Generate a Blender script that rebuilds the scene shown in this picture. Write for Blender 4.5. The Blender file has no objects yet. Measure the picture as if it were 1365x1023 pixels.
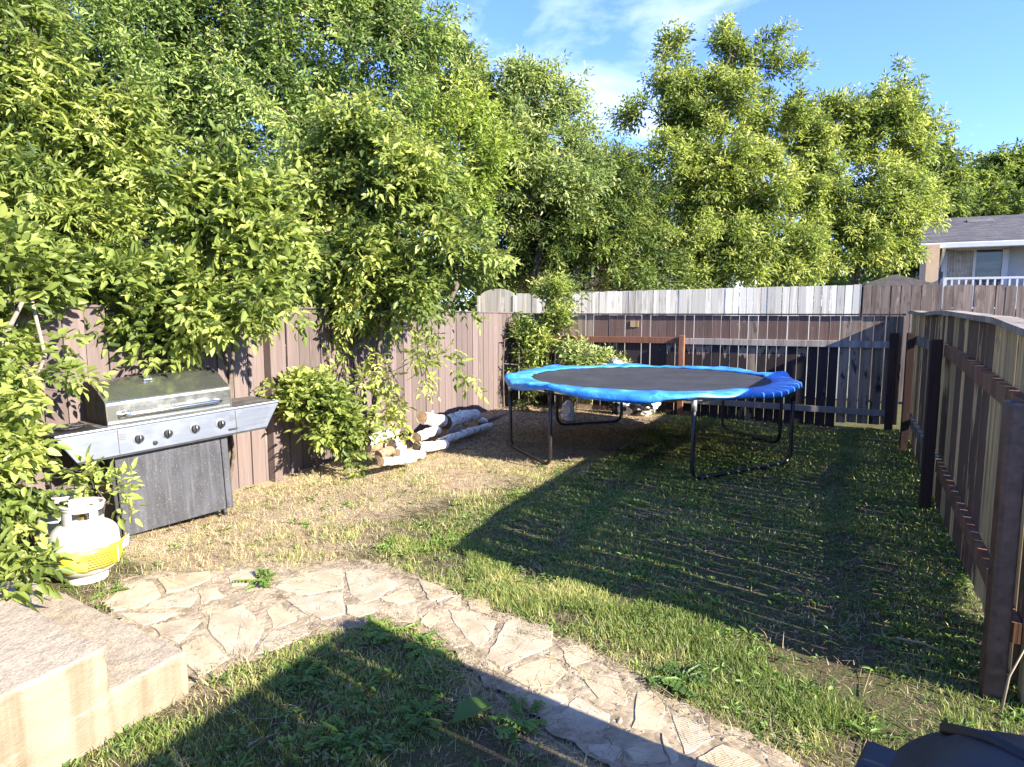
import bpy, bmesh, math, random
import numpy as np
from mathutils import Vector, Matrix

random.seed(7); RNG = np.random.default_rng(11)
scene = bpy.context.scene
COL = scene.collection
PI = math.pi

# ------------------------------------------------------------------ camera geometry
F, IW, IH, HZ, CAMH = 870.0, 1365.0, 1023.0, 412.0, 1.70
PITCH = math.atan((IH / 2 - HZ) / F); YAW = math.radians(26.15)
FW = np.array([-math.sin(YAW) * math.cos(PITCH), math.cos(YAW) * math.cos(PITCH), -math.sin(PITCH)])
RT = np.array([math.cos(YAW), math.sin(YAW), 0.0]); UP = np.cross(RT, FW)
CP = np.array([0, 0, CAMH])
def ray(x, y): return FW + RT * (x - IW / 2) / F + UP * (IH / 2 - y) / F
def gz(x, y, z=0.0): d = ray(x, y); return CP + d * ((z - CAMH) / d[2])     # point on a level
def gx(x, y, X): d = ray(x, y); return CP + d * (X / d[0])                  # point on a plane X
def gy(x, y, Y): d = ray(x, y); return CP + d * (Y / d[1])                  # point on a plane Y
def gd(x, y, D): return CP + ray(x, y) * D                                  # point at a forward depth

SUN_EL = math.radians(26.6)
SUN_TRAVEL = Vector((-0.985 * math.cos(SUN_EL), 0.17 * math.cos(SUN_EL), -math.sin(SUN_EL))).normalized()

# ------------------------------------------------------------------ materials
class NT:
    def __init__(s, name):
        s.m = bpy.data.materials.new(name); s.m.use_nodes = True
        s.n = s.m.node_tree.nodes; s.l = s.m.node_tree.links; s.n.clear()
        s.out = s.n.new('ShaderNodeOutputMaterial')
    def new(s, t, **kw):
        nd = s.n.new(t)
        for k, v in kw.items(): setattr(nd, k, v)
        return nd
    def link(s, a, b): s.l.new(a, b)
    def coord(s, scale=(1, 1, 1), which='Object', rot=(0, 0, 0)):
        tc = s.new('ShaderNodeTexCoord'); mp = s.new('ShaderNodeMapping')
        mp.inputs['Scale'].default_value = scale; mp.inputs['Rotation'].default_value = rot
        s.link(tc.outputs[which], mp.inputs['Vector']); return mp.outputs[0]
    def noise(s, scale, detail=5, rough=.55, vec=None, dist=0):
        nd = s.new('ShaderNodeTexNoise'); nd.inputs['Scale'].default_value = scale
        nd.inputs['Detail'].default_value = detail; nd.inputs['Roughness'].default_value = rough
        nd.inputs['Distortion'].default_value = dist
        if vec is not None: s.link(vec, nd.inputs['Vector'])
        return nd.outputs['Fac']
    def ramp(s, fac, stops):
        nd = s.new('ShaderNodeValToRGB'); e = nd.color_ramp.elements
        while len(e) < len(stops): e.new(.5)
        for el, (p, c) in zip(e, stops):
            el.position = p; el.color = (*c, 1) if len(c) == 3 else c
        s.link(fac, nd.inputs[0]); return nd.outputs[0]
    def val(s, fac, a, b, lo=0., hi=1.):
        nd = s.new('ShaderNodeMapRange'); nd.inputs[1].default_value = lo; nd.inputs[2].default_value = hi
        nd.inputs[3].default_value = a; nd.inputs[4].default_value = b
        s.link(fac, nd.inputs[0]); return nd.outputs[0]
    def mix(s, fac, a, b, mode='MIX'):
        nd = s.new('ShaderNodeMix', data_type='RGBA', blend_type=mode)
        for sock, v in ((0, fac), (6, a), (7, b)):
            if hasattr(v, 'is_linked') or isinstance(v, bpy.types.NodeSocket): s.link(v, nd.inputs[sock])
            elif sock == 0: nd.inputs[0].default_value = v
            else: nd.inputs[sock].default_value = (*v, 1)
        return nd.outputs[2]
    def math(s, op, a, b=0.):
        nd = s.new('ShaderNodeMath', operation=op)
        for i, v in enumerate((a, b)):
            if isinstance(v, bpy.types.NodeSocket): s.link(v, nd.inputs[i])
            else: nd.inputs[i].default_value = v
        return nd.outputs[0]
    def attr(s, name='tone'):
        nd = s.new('ShaderNodeAttribute', attribute_name=name); return nd.outputs['Fac']
    def island(s): return s.new('ShaderNodeNewGeometry').outputs['Random Per Island']
    def bsdf(s, col, rough=.6, metal=0., spec=.5, bump=None, bstr=.3, bdist=.01):
        b = s.new('ShaderNodeBsdfPrincipled')
        for k, v in (('Base Color', col), ('Roughness', rough), ('Metallic', metal), ('Specular IOR Level', spec)):
            if isinstance(v, bpy.types.NodeSocket): s.link(v, b.inputs[k])
            else: b.inputs[k].default_value = (*v, 1) if k == 'Base Color' else v
        if bump is not None:
            bp = s.new('ShaderNodeBump'); bp.inputs['Strength'].default_value = bstr; bp.inputs['Distance'].default_value = bdist
            s.link(bump, bp.inputs['Height']); s.link(bp.outputs[0], b.inputs['Normal'])
        return b
    def done(s, sh): s.link(sh.outputs[0], s.out.inputs[0]); return s.m

def simple(name, col, rough=.6, metal=0., var=.12, scale=14, bstr=.15, spec=.5):
    t = NT(name); n = t.noise(scale, 6, .6, t.coord())
    c = t.mix(1.0, col, t.ramp(n, [(.25, (1 - var * 2,) * 3), (.75, (1 + var,) * 3)]), 'MULTIPLY')
    return t.done(t.bsdf(c, t.val(n, rough - .08, rough + .1), metal, spec, n, bstr))

def wood(name, bare, paint, zpatch=None, var=.35, rough=.75, upper=None):
    """Weathered boards: 'tone' picks bare or painted, every board differs a little."""
    t = NT(name)
    grain = t.noise(1, 8, .65, t.coord((45, 45, 1.6)), .6)
    patch = t.noise(3.0, 4, .6, t.coord((3, 3, 1.0)))
    drip = t.noise(1, 4, .6, t.coord((16, 16, .7)))
    isl = t.island()
    tone = t.math('ADD', t.attr(), t.val(patch, -.55, .55, .25, .75))
    if zpatch:
        sep = t.new('ShaderNodeSeparateXYZ'); t.link(t.coord(), sep.inputs[0])
        z = t.math('ADD', sep.outputs[2], t.val(drip, -.12, .12, .3, .7))
        near = t.math('LESS_THAN', t.math('ABSOLUTE', t.math('SUBTRACT', z, zpatch[0])), zpatch[1])
        tone = t.math('SUBTRACT', tone, t.math('MULTIPLY', near, t.math('GREATER_THAN', isl, .45)))
    sel = t.val(tone, 0, 1, .42, .58)
    dark = t.ramp(drip, [(.3, (.45, .42, .4)), (.55, (1, 1, 1))])
    bcol = t.mix(1., t.mix(t.val(isl, 0, 1), bare, tuple(c * .62 for c in bare)), dark, 'MULTIPLY')
    pcol = t.mix(isl, paint, tuple(c * .6 for c in paint))
    if upper:
        sz = t.new('ShaderNodeSeparateXYZ'); t.link(t.coord(), sz.inputs[0])
        pcol = t.mix(t.math('GREATER_THAN', t.math('ADD', sz.outputs[2], t.val(drip, -.03, .03)), upper[0]), pcol, t.mix(isl, upper[1], tuple(c * .7 for c in upper[1])))
    c = t.mix(sel, bcol, pcol)
    c = t.mix(1., c, t.ramp(grain, [(.3, (1 - var,) * 3), (.7, (1 + var * .6,) * 3)]), 'MULTIPLY')
    return t.done(t.bsdf(c, rough, 0, .3, grain, .35, .006))

def leafmat(name, stops, trans=.40, tcol=1.55, rough=.5):
    t = NT(name); tone = t.attr()
    c = t.ramp(tone, stops)
    b = t.bsdf(c, rough, 0, .33)
    tr = t.new('ShaderNodeBsdfTranslucent')
    t.link(t.mix(1., c, (tcol, tcol * 1.04, tcol * .75), 'MULTIPLY'), tr.inputs[0])
    mx = t.new('ShaderNodeMixShader'); mx.inputs[0].default_value = trans
    t.link(b.outputs[0], mx.inputs[1]); t.link(tr.outputs[0], mx.inputs[2])
    return t.done(mx)

M = {}
GREEN = [(0, (.045, .078, .018)), (.45, (.170, .218, .048)), (.8, (.292, .338, .080)), (1, (.39, .41, .12))]
M['leaf'] = leafmat('leaf', GREEN)
M['leaf_mid'] = leafmat('leaf_mid', [(0, (.042, .080, .022)), (.5, (.155, .225, .062)), (1, (.32, .39, .12))])
M['leaf_yellow'] = leafmat('leaf_yellow', [(0, (.08, .125, .022)), (.5, (.20, .27, .045)), (1, (.36, .41, .09))])
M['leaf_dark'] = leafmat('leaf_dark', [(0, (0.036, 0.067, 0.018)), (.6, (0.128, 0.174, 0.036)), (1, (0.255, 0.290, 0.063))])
M['leaf_pale'] = leafmat('leaf_pale', [(0, (0.078, 0.122, 0.044)), (.5, (0.202, 0.262, 0.088)), (1, (0.377, 0.410, 0.150))])
M['weed'] = leafmat('weed', [(0, (0.041, 0.081, 0.018)), (.5, (0.115, 0.196, 0.038)), (1, (0.257, 0.324, 0.068))], .3)
M['grass'] = leafmat('grass', [(0, (0.052, 0.088, 0.018)), (.5, (0.163, 0.215, 0.049)), (.75, (0.325, 0.325, 0.104)), (1, (0.572, 0.468, 0.234))], .3)
M['straw'] = leafmat('straw', [(0, (.14, .10, .055)), (.5, (.30, .235, .14)), (1, (.44, .36, .235))], .12, 1.1, .7)
M['bark'] = simple('bark', (.11, .085, .06), .9, 0, .35, 30, .6)
M['bark_pale'] = simple('bark_pale', (.22, .19, .145), .85, 0, .25, 25, .4)
M['twig'] = simple('twig', (.17, .12, .07), .85, 0, .3, 20, .3)
M['fence_brown'] = wood('fence_brown', (.19, .15, .13), (.142, .108, .096), var=.25)
M['fence_dark'] = wood('fence_dark', (.30, .27, .22), (.060, .042, .034))
M['fence_navy'] = wood('fence_navy', (.30, .235, .17), (.030, .020, .019), (1.09, .06), upper=(1.17, (.150, .092, .068)))
M['fence_mixed'] = wood('fence_mixed', (.58, .42, .21), (.115, .070, .046), (1.12, .10))
M['fence_white'] = wood('fence_white', (.76, .72, .60), (.72, .69, .58), var=.1)
M['fence_grey'] = wood('fence_grey', (.30, .23, .18), (.18, .135, .10))
M['rail_red'] = wood('rail_red', (.26, .14, .08), (.20, .085, .046))
M['rail_grey'] = wood('rail_grey', (.36, .32, .27), (.25, .22, .19))
M['post'] = wood('post', (.07, .035, .022), (.045, .022, .015))
M['post_near'] = simple('post_near', (.085, .045, .032), .42, 0, .35, 20, .2)
M['cap'] = wood('cap', (.34, .29, .23), (.25, .215, .17), var=.3)

def concrete_mat():
    t = NT('concrete'); co = t.coord()
    big = t.noise(2.2, 5, .6, co); fine = t.noise(120, 3, .6, co)
    vor = t.new('ShaderNodeTexVoronoi'); vor.inputs['Scale'].default_value = 110; t.link(co, vor.inputs['Vector'])
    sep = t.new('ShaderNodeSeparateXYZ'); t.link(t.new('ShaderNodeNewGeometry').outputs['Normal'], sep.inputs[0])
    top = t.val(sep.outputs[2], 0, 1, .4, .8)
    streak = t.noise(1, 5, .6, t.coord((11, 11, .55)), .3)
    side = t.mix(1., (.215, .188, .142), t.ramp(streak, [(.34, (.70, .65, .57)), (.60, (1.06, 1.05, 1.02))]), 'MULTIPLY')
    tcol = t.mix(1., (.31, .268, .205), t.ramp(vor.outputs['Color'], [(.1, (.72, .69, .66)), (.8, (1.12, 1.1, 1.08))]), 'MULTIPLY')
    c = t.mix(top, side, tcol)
    c = t.mix(1., c, t.ramp(big, [(.3, (.86, .84, .80)), (.7, (1.08, 1.08, 1.08))]), 'MULTIPLY')
    pit = t.noise(38, 2, .5, co)
    c = t.mix(t.val(pit, 0, .55, .68, .74), c, (.22, .17, .11))
    h = t.math('ADD', t.math('MULTIPLY', vor.outputs['Distance'], 1.4), fine)
    return t.done(t.bsdf(c, .9, 0, .2, h, .28, .006))
M['concrete'] = concrete_mat()

def stone_mat():
    t = NT('flagstone'); co = t.coord(); isl = t.island()
    n = t.noise(7, 7, .6, co); f = t.noise(70, 4, .6, co)
    c = t.ramp(isl, [(0, (.37, .315, .225)), (.3, (.40, .315, .205)), (.55, (.35, .305, .225)), (.8, (.41, .34, .235)), (1, (.33, .29, .225))])
    c = t.mix(1., c, t.ramp(n, [(.28, (.72, .68, .62)), (.62, (1.08, 1.07, 1.05))]), 'MULTIPLY')
    c = t.mix(t.val(f, 0, .6, .66, .75), c, (.20, .15, .10))
    wv = t.new('ShaderNodeTexWave'); wv.inputs['Scale'].default_value = 32; wv.inputs['Distortion'].default_value = 2.5
    wv.inputs['Detail'].default_value = 2
    t.link(t.coord((1, 1, 1), 'Object', (0, 0, .7)), wv.inputs['Vector'])
    ribbed = t.math('MULTIPLY', t.math('GREATER_THAN', t.math('FRACT', t.math('MULTIPLY', isl, 7.31)), .6), t.math('MULTIPLY', wv.outputs['Fac'], .14))
    h = t.math('ADD', t.math('ADD', t.math('MULTIPLY', n, .8), t.math('MULTIPLY', f, .35)), ribbed)
    return t.done(t.bsdf(c, .85, 0, .25, h, .55, .012))
M['stone'] = stone_mat()
def mortar_mat():
    t = NT('mortar'); co = t.coord()
    vor = t.new('ShaderNodeTexVoronoi'); vor.inputs['Scale'].default_value = 26; t.link(co, vor.inputs['Vector'])
    n = t.noise(9, 6, .6, co)
    c = t.mix(.5, t.ramp(n, [(.38, (.07, .053, .034)), (.60, (.34, .275, .18))]), t.ramp(vor.outputs['Color'], [(0, (.19, .148, .096)), (1, (.43, .35, .24))]))
    return t.done(t.bsdf(c, .9, 0, .2, t.math('SUBTRACT', n, vor.outputs['Distance']), .4, .012))
M['mortar'] = mortar_mat()
def pebble_mat():
    t = NT('pebble'); isl = t.island()
    c = t.ramp(isl, [(0, (.14, .12, .095)), (.35, (.23, .19, .145)), (.65, (.30, .24, .17)), (1, (.20, .175, .15))])
    return t.done(t.bsdf(c, .7, 0, .4, t.noise(60, 4, .6, t.coord()), .3))
M['pebble'] = pebble_mat()

def ground_mat():
    t = NT('ground'); co = t.coord()
    n1 = t.noise(1.3, 6, .6, co); n2 = t.noise(9, 7, .65, co); n3 = t.noise(60, 5, .7, co)
    straw = t.ramp(n3, [(.3, (.21, .155, .10)), (.55, (.40, .31, .20)), (.75, (.56, .46, .32))])
    soil = t.ramp(n3, [(.3, (.050, .036, .022)), (.6, (.115, .085, .052)), (.8, (.20, .155, .10))])
    moss = t.ramp(n3, [(.3, (.035, .048, .014)), (.7, (.11, .13, .04))])
    dry = t.attr('tone')       # dry fraction given by the place
    c = t.mix(t.val(t.math('ADD', dry, t.val(n2, -.35, .35, .3, .7)), 0, 1, .35, .65), soil, straw)
    c = t.mix(t.math('MULTIPLY', t.val(n2, 0, .9, .36, .58), t.math('SUBTRACT', 1., dry)), c, moss)
    c = t.mix(t.val(n1, 0, .3, .4, .7), c, t.mix(1., c, (.75, .7, .65), 'MULTIPLY'))
    return t.done(t.bsdf(c, .95, 0, .15, t.math('ADD', n3, n2), .8, .03))
M['ground'] = ground_mat()

def steel_mat(name, col, rough, spots=.3):
    t = NT(name); co = t.coord()
    br = t.noise(1, 3, .5, t.coord((3, 120, 120))); g = t.noise(6, 6, .65, co); sp = t.noise(140, 2, .5, co)
    c = t.mix(t.val(g, 0, .5, .42, .72), col, tuple(x * .55 for x in col))
    c = t.mix(t.val(sp, 0, spots, .62, .7), c, (.30, .29, .27))
    r = t.math('ADD', t.val(br, rough - .05, rough + .08), t.val(g, 0, .18, .45, .7))
    return t.done(t.bsdf(c, r, .92, .5, br, .04, .002))
M['lid'] = steel_mat('lid_steel', (.42, .43, .38), .2)
M['steel'] = steel_mat('panel_steel', (.22, .245, .285), .42, .15)
M['chrome'] = simple('chrome', (.75, .75, .76), .16, 1., .05, 9, .02)
def cart_mat():
    t = NT('cart_black'); co = t.coord()
    g = t.noise(3, 6, .65, t.coord((3, 3, 1))); sp = t.noise(150, 2, .5, co); run = t.noise(1, 4, .6, t.coord((35, 35, 2)))
    c = t.ramp(g, [(.3, (.016, .017, .020)), (.7, (.050, .052, .060))])
    c = t.mix(t.val(run, 0, .35, .5, .75), c, (.13, .13, .13))
    c = t.mix(t.val(sp, 0, .6, .66, .73), c, (.30, .29, .27))
    return t.done(t.bsdf(c, .5, 0, .5, g, .05))
M['cart'] = cart_mat()
M['grill_black'] = simple('grill_black', (.02, .02, .021), .55, 0, .4, 12, .15)
M['grill_dust'] = simple('grill_dust', (.095, .085, .07), .8, 0, .45, 9, .25)
M['knob'] = simple('knob', (.022, .022, .024), .3, 0, .2, 20, .05)
M['tank'] = simple('tank_white', (.43, .415, .375), .42, 0, .10, 5, .06)
def tanklabel():
    t = NT('tank_label'); co = t.coord()
    n = t.noise(8, 5, .6, co)
    c = t.mix(t.val(n, 0, .5, .45, .65), (.52, .40, .02), (.55, .48, .16))
    return t.done(t.bsdf(c, .45, 0, .5, n, .15))
M['tank_label'] = tanklabel()
M['label_white'] = simple('label_white', (.50, .49, .46), .5, 0, .08, 12, .1)
M['label_red'] = simple('label_red', (.72, .12, .02), .5, 0, .05, 12, 0)
M['label_ink'] = simple('label_ink', (.05, .04, .02), .6, 0, .05, 12, 0)
M['brass'] = simple('brass', (.55, .40, .15), .35, 1., .1, 12, .05)
def mat_mat():
    t = NT('mat_black'); co = t.coord(); n = t.noise(3, 6, .65, co); f = t.noise(46, 2, .5, co)
    c = t.ramp(n, [(.3, (.018, .020, .026)), (.7, (.040, .042, .048))])
    c = t.mix(t.val(f, 0, .8, .70, .76), c, (.16, .15, .12))
    return t.done(t.bsdf(c, .75, 0, .3, n, .05))
M['mat_black'] = mat_mat()
def pad_mat():
    t = NT('pad_blue'); co = t.coord(); n = t.noise(5, 6, .65, co); f = t.noise(32, 4, .6, co)
    c = t.ramp(n, [(.28, (.012, .11, .44)), (.5, (.03, .21, .60)), (.66, (.09, .32, .68)), (.8, (.26, .46, .70))])
    return t.done(t.bsdf(c, .42, 0, .5, t.math('ADD', n, t.math('MULTIPLY', f, .5)), .45, .02))
M['pad'] = pad_mat()
M['pad_under'] = simple('pad_under', (.70, .68, .60), .6, 0, .1, 8, .1)
M['tube_black'] = simple('tube_black', (.018, .018, .019), .38, 0, .3, 25, .08)
M['tube_zinc'] = simple('tube_zinc', (.62, .62, .60), .38, .8, .12, 25, .06)
def birch():
    t = NT('birch_bark'); n = t.noise(1, 5, .65, t.coord((26, 26, 26))); k = t.noise(9, 4, .6, t.coord((1, 1, 1)))
    c = t.ramp(n, [(.30, (.06, .05, .042)), (.40, (.42, .38, .33)), (.52, (.68, .65, .58)), (.75, (.78, .76, .70))])
    c = t.mix(t.val(k, 0, .9, .58, .66), c, (.10, .075, .055))
    return t.done(t.bsdf(c, .7, 0, .3, n, .35, .01))
M['birch'] = birch()
M['log_brown'] = simple('log_brown', (.25, .17, .10), .9, 0, .4, 22, .6)
M['cut_wood'] = simple('cut_wood', (.36, .24, .13), .85, 0, .3, 30, .3)
M['cut_dark'] = simple('cut_dark', (.10, .07, .045), .9, 0, .35, 30, .3)
M['chips'] = simple('chips', (.21, .135, .085), .95, 0, .3, 6, .2)
M['bag_white'] = simple('bag_white', (.70, .69, .66), .5, 0, .12, 14, .3)
M['bag_black'] = simple('bag_black', (.014, .014, .016), .35, 0, .3, 14, .3)
M['sheet_grey'] = simple('sheet_grey', (.30, .30, .29), .6, 0, .35, 8, .3)
M['bin'] = simple('bin_plastic', (.010, .013, .020), .5, 0, .45, 22, .12)
M['bin_dark'] = simple('bin_dark', (.004, .005, .008), .55, 0, .2, 9, .05)
def shingles():
    t = NT('shingles'); co = t.coord()
    br = t.new('ShaderNodeTexBrick'); br.inputs['Scale'].default_value = 1.5
    br.inputs['Color1'].default_value = (.040, .042, .050, 1); br.inputs['Color2'].default_value = (.105, .10, .10, 1)
    br.inputs['Mortar'].default_value = (.06, .06, .065, 1); br.inputs['Mortar Size'].default_value = .03
    t.link(t.coord((1, 1.3, 1)), br.inputs['Vector'])
    n = t.noise(14, 5, .7, co)
    c = t.mix(1., br.outputs['Color'], t.ramp(n, [(.3, (.7, .7, .7)), (.7, (1.3, 1.28, 1.25))]), 'MULTIPLY')
    return t.done(t.bsdf(c, .9, 0, .2, n, .4, .02))
M['shingles'] = shingles()
M['wall_tan'] = simple('wall_tan', (.52, .38, .25), .9, 0, .06, 6, .2)
M['wall_grey'] = simple('wall_grey', (.42, .42, .40), .9, 0, .06, 6, .2)
M['wall_blue'] = simple('wall_blue', (.40, .52, .60), .85, 0, .06, 3, .1)
M['roof_brown'] = simple('roof_brown', (.15, .13, .11), .9, 0, .2, 12, .2)
M['wall_brown'] = simple('wall_brown', (.085, .055, .04), .85, 0, .2, 3, .1)
M['trim'] = simple('trim_white', (.52, .54, .55), .5, 0, .05, 6, .05)
M['dark_board'] = simple('dark_board', (.10, .095, .09), .8, 0, .2, 6, .1)
M['white_roof'] = simple('white_roof', (.80, .80, .80), .4, 0, .05, 4, .05)
M['blue_cloth'] = simple('blue_cloth', (.05, .08, .22), .8, 0, .3, 8, .2)
def glass_mat():
    t = NT('window_glass'); n = t.noise(2.2, 4, .6, t.coord((.6, 1, 2.6)), .6)
    c = t.ramp(n, [(.4, (.02, .028, .03)), (.7, (.10, .12, .11))])
    b = t.bsdf(c, .05, 0, .8); return t.done(b)
M['glass'] = glass_mat()
M['curtain'] = simple('curtain', (.42, .43, .38), .8, 0, .3, 7, .2)

# ------------------------------------------------------------------ scene helpers
def tag(o, label=None, cat=None, group=None, kind=None):
    if label: o['label'] = label
    if cat: o['category'] = cat
    if group: o['group'] = group
    if kind: o['kind'] = kind
    return o
def thing(name, label, cat, loc=(0, 0, 0), rot=(0, 0, 0), group=None):
    o = bpy.data.objects.new(name, None); COL.objects.link(o); o.empty_display_size = .2
    o.location = loc; o.rotation_euler = rot
    return tag(o, label, cat, group)

class MB:
    """Collects shapes and links them as ONE mesh object."""
    def __init__(s): s.v = []; s.f = []; s.mi = []; s.t = []
    def add(s, vs, fs, mat=0, tone=.5):
        b = len(s.v); s.v += [tuple(map(float, p)) for p in vs]; s.t += [tone] * len(vs)
        s.f += [tuple(b + i for i in f) for f in fs]; s.mi += [mat] * len(fs); return s
    def box(s, c, size, rz=0., mat=0, tone=.5, rx=0., ry=0.):
        hx, hy, hz = (a / 2 for a in size)
        R = Matrix.Rotation(rz, 3, 'Z') @ Matrix.Rotation(ry, 3, 'Y') @ Matrix.Rotation(rx, 3, 'X')
        vs = [R @ Vector((x, y, z)) + Vector(c) for x in (-hx, hx) for y in (-hy, hy) for z in (-hz, hz)]
        return s.add(vs, [(0, 1, 3, 2), (4, 6, 7, 5), (0, 4, 5, 1), (2, 3, 7, 6), (0, 2, 6, 4), (1, 5, 7, 3)], mat, tone)
    def hexa(s, p, mat=0, tone=.5):      # 8 corners: bottom ring then top ring
        return s.add(p, [(3, 2, 1, 0), (4, 5, 6, 7), (0, 1, 5, 4), (1, 2, 6, 5), (2, 3, 7, 6), (3, 0, 4, 7)], mat, tone)
    def tube(s, pts, rad, n=8, mat=0, caps=True, tone=.5, closed=False, capmat=None):
        pts = [Vector(p) for p in pts]; m = len(pts)
        if not hasattr(rad, '__len__'): rad = [rad] * m
        vs = []; up = Vector((0, 0, 1)); prev = None
        for i, p in enumerate(pts):
            if closed: d = pts[(i + 1) % m] - pts[i - 1]
            else: d = pts[min(i + 1, m - 1)] - pts[max(i - 1, 0)]
            d.normalize()
            a = d.cross(up if prev is None else prev)
            if prev is None:
                if a.length < 1e-3: a = d.cross(Vector((1, 0, 0)))
                a.normalize(); b = a.cross(d)
            else:
                b = prev - d * prev.dot(d)
                if b.length < 1e-4: b = up.cross(d)
                b.normalize(); a = d.cross(b)
            prev = b
            for k in range(n):
                t = 2 * PI * k / n; vs.append(p + (a * math.cos(t) + b * math.sin(t)) * rad[i])
        fs = [(i * n + k, i * n + (k + 1) % n, ((i + 1) % m) * n + (k + 1) % n, ((i + 1) % m) * n + k)
              for i in range(m if closed else m - 1) for k in range(n)]
        s.add(vs, fs, mat, tone)
        if caps and not closed:
            b0 = len(s.v) - len(vs); cm = mat if capmat is None else capmat
            s.f += [tuple(b0 + k for k in range(n))[::-1], tuple(b0 + (m - 1) * n + k for k in range(n))]; s.mi += [cm, cm]
        return s
    def lathe(s, prof, c=(0, 0, 0), n=32, mat=0, a0=0., a1=2 * PI, tone=.5):
        full = abs(a1 - a0 - 2 * PI) < 1e-6; m = n if full else n + 1
        vs = [(c[0] + r * math.cos(a0 + (a1 - a0) * k / n), c[1] + r * math.sin(a0 + (a1 - a0) * k / n), c[2] + z) for r, z in prof for k in range(m)]
        fs = [(i * m + k, i * m + (k + 1) % m, (i + 1) * m + (k + 1) % m, (i + 1) * m + k)
              for i in range(len(prof) - 1) for k in range(n)]
        return s.add(vs, fs, mat, tone)
    def prism(s, poly, z0, z1, mat=0, tone=.5):
        n = len(poly)
        vs = [(*p, z0) for p in poly] + [(*p, z1) for p in poly]
        return s.add(vs, [tuple(range(n))[::-1], tuple(range(n, 2 * n))] + [(i, (i + 1) % n, n + (i + 1) % n, n + i) for i in range(n)], mat, tone)
    def build(s, name, mats, parent=None, smooth=False, bevel=0., world=False, seg=2):
        me = bpy.data.meshes.new(name)
        off = parent.location if (world and parent is not None) else Vector((0, 0, 0))
        me.from_pydata([(x - off.x, y - off.y, z - off.z) for x, y, z in s.v], [], s.f)
        for m in (mats if isinstance(mats, (list, tuple)) else [mats]): me.materials.append(M[m])
        me.polygons.foreach_set('material_index', s.mi)
        at = me.attributes.new('tone', 'FLOAT', 'POINT'); at.data.foreach_set('value', s.t)
        if smooth: me.polygons.foreach_set('use_smooth', [True] * len(me.polygons))
        me.update()
        o = bpy.data.objects.new(name, me); COL.objects.link(o)
        if parent is not None: o.parent = parent
        if bevel:
            b = o.modifiers.new('edge', 'BEVEL'); b.width = bevel; b.segments = seg; b.limit_method = 'ANGLE'; b.angle_limit = .6
        return o

def np_mesh(name, V, Fq, tone, mats, parent=None, off=None, k=4, smooth=False, mi=None):
    """numpy arrays to one mesh object; Fq rows are k-gons."""
    if off is not None: V = V - np.asarray(off)
    me = bpy.data.meshes.new(name); nf = len(Fq)
    me.vertices.add(len(V)); me.vertices.foreach_set('co', V.astype(np.float32).ravel())
    me.loops.add(nf * k); me.loops.foreach_set('vertex_index', Fq.astype(np.int32).ravel())
    me.polygons.add(nf); me.polygons.foreach_set('loop_start', np.arange(nf, dtype=np.int32) * k)
    for m in (mats if isinstance(mats, (list, tuple)) else [mats]): me.materials.append(M[m])
    if mi is not None: me.polygons.foreach_set('material_index', mi.astype(np.int32))
    at = me.attributes.new('tone', 'FLOAT', 'POINT'); at.data.foreach_set('value', tone.astype(np.float32))
    if smooth: me.polygons.foreach_set('use_smooth', np.ones(nf, dtype=bool))
    me.update(calc_edges=True)
    o = bpy.data.objects.new(name, me); COL.objects.link(o)
    if parent is not None: o.parent = parent
    return o

def nrm(a): return a / np.maximum(np.linalg.norm(a, axis=-1, keepdims=True), 1e-9)
def inpoly(x, y, poly):
    x = np.asarray(x); y = np.asarray(y); r = np.zeros(x.shape, bool); n = len(poly)
    for i in range(n):
        x0, y0 = poly[i]; x1, y1 = poly[i - 1]
        c = ((y0 > y) != (y1 > y)) & (x < (x1 - x0) * (y - y0) / (y1 - y0 + 1e-12) + x0); r ^= c
    return r
def dpoly(x, y, pl):
    d = np.full(np.shape(x), 1e9)
    for (x0, y0), (x1, y1) in zip(pl[:-1], pl[1:]):
        vx, vy = x1 - x0, y1 - y0; t = np.clip(((x - x0) * vx + (y - y0) * vy) / (vx * vx + vy * vy), 0, 1)
        d = np.minimum(d, np.hypot(x - x0 - t * vx, y - y0 - t * vy))
    return d
_vn = np.random.default_rng(5).random((64, 64))
def vnoise(x, y, s):
    x = np.asarray(x) * s; y = np.asarray(y) * s; xi = np.floor(x).astype(int); yi = np.floor(y).astype(int)
    fx = x - xi; fy = y - yi; fx = fx * fx * (3 - 2 * fx); fy = fy * fy * (3 - 2 * fy); g = lambda a, b: _vn[a % 64, b % 64]
    return (g(xi, yi) * (1 - fx) + g(xi + 1, yi) * fx) * (1 - fy) + (g(xi, yi + 1) * (1 - fx) + g(xi + 1, yi + 1) * fx) * fy

# ------------------------------------------------------------------ leaves
def leaflets(P, D, U, L, W, tone, fold=.3, curl=.18):
    D = nrm(D); S = nrm(np.cross(D, U)); N = np.cross(S, D); L = L[:, None]; W = W[:, None]
    v = np.stack([P, P + D * L * .33 - S * W * .5 + N * W * fold * .5, P + D * L * .33 + S * W * .5 + N * W * fold * .5,
                  P + D * L * .70 - S * W * .34 + N * (W * fold * .3 - L * curl * .35), P + D * L * .70 + S * W * .34 + N * (W * fold * .3 - L * curl * .35),
                  P + D * L - N * L * curl], 1)
    n = len(P); b = (np.arange(n) * 6)[:, None]
    f = np.concatenate([b + np.array([[0, 2, 4, 5]]), b + np.array([[0, 5, 3, 1]])], 0)
    return v.reshape(-1, 3), f, np.repeat(tone, 6)
def cat(parts):
    V, Fs, T = [], [], []; o = 0
    for v, f, t in parts: V.append(v); Fs.append(f + o); T.append(t); o += len(v)
    return np.concatenate(V), np.concatenate(Fs), np.concatenate(T)

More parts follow.
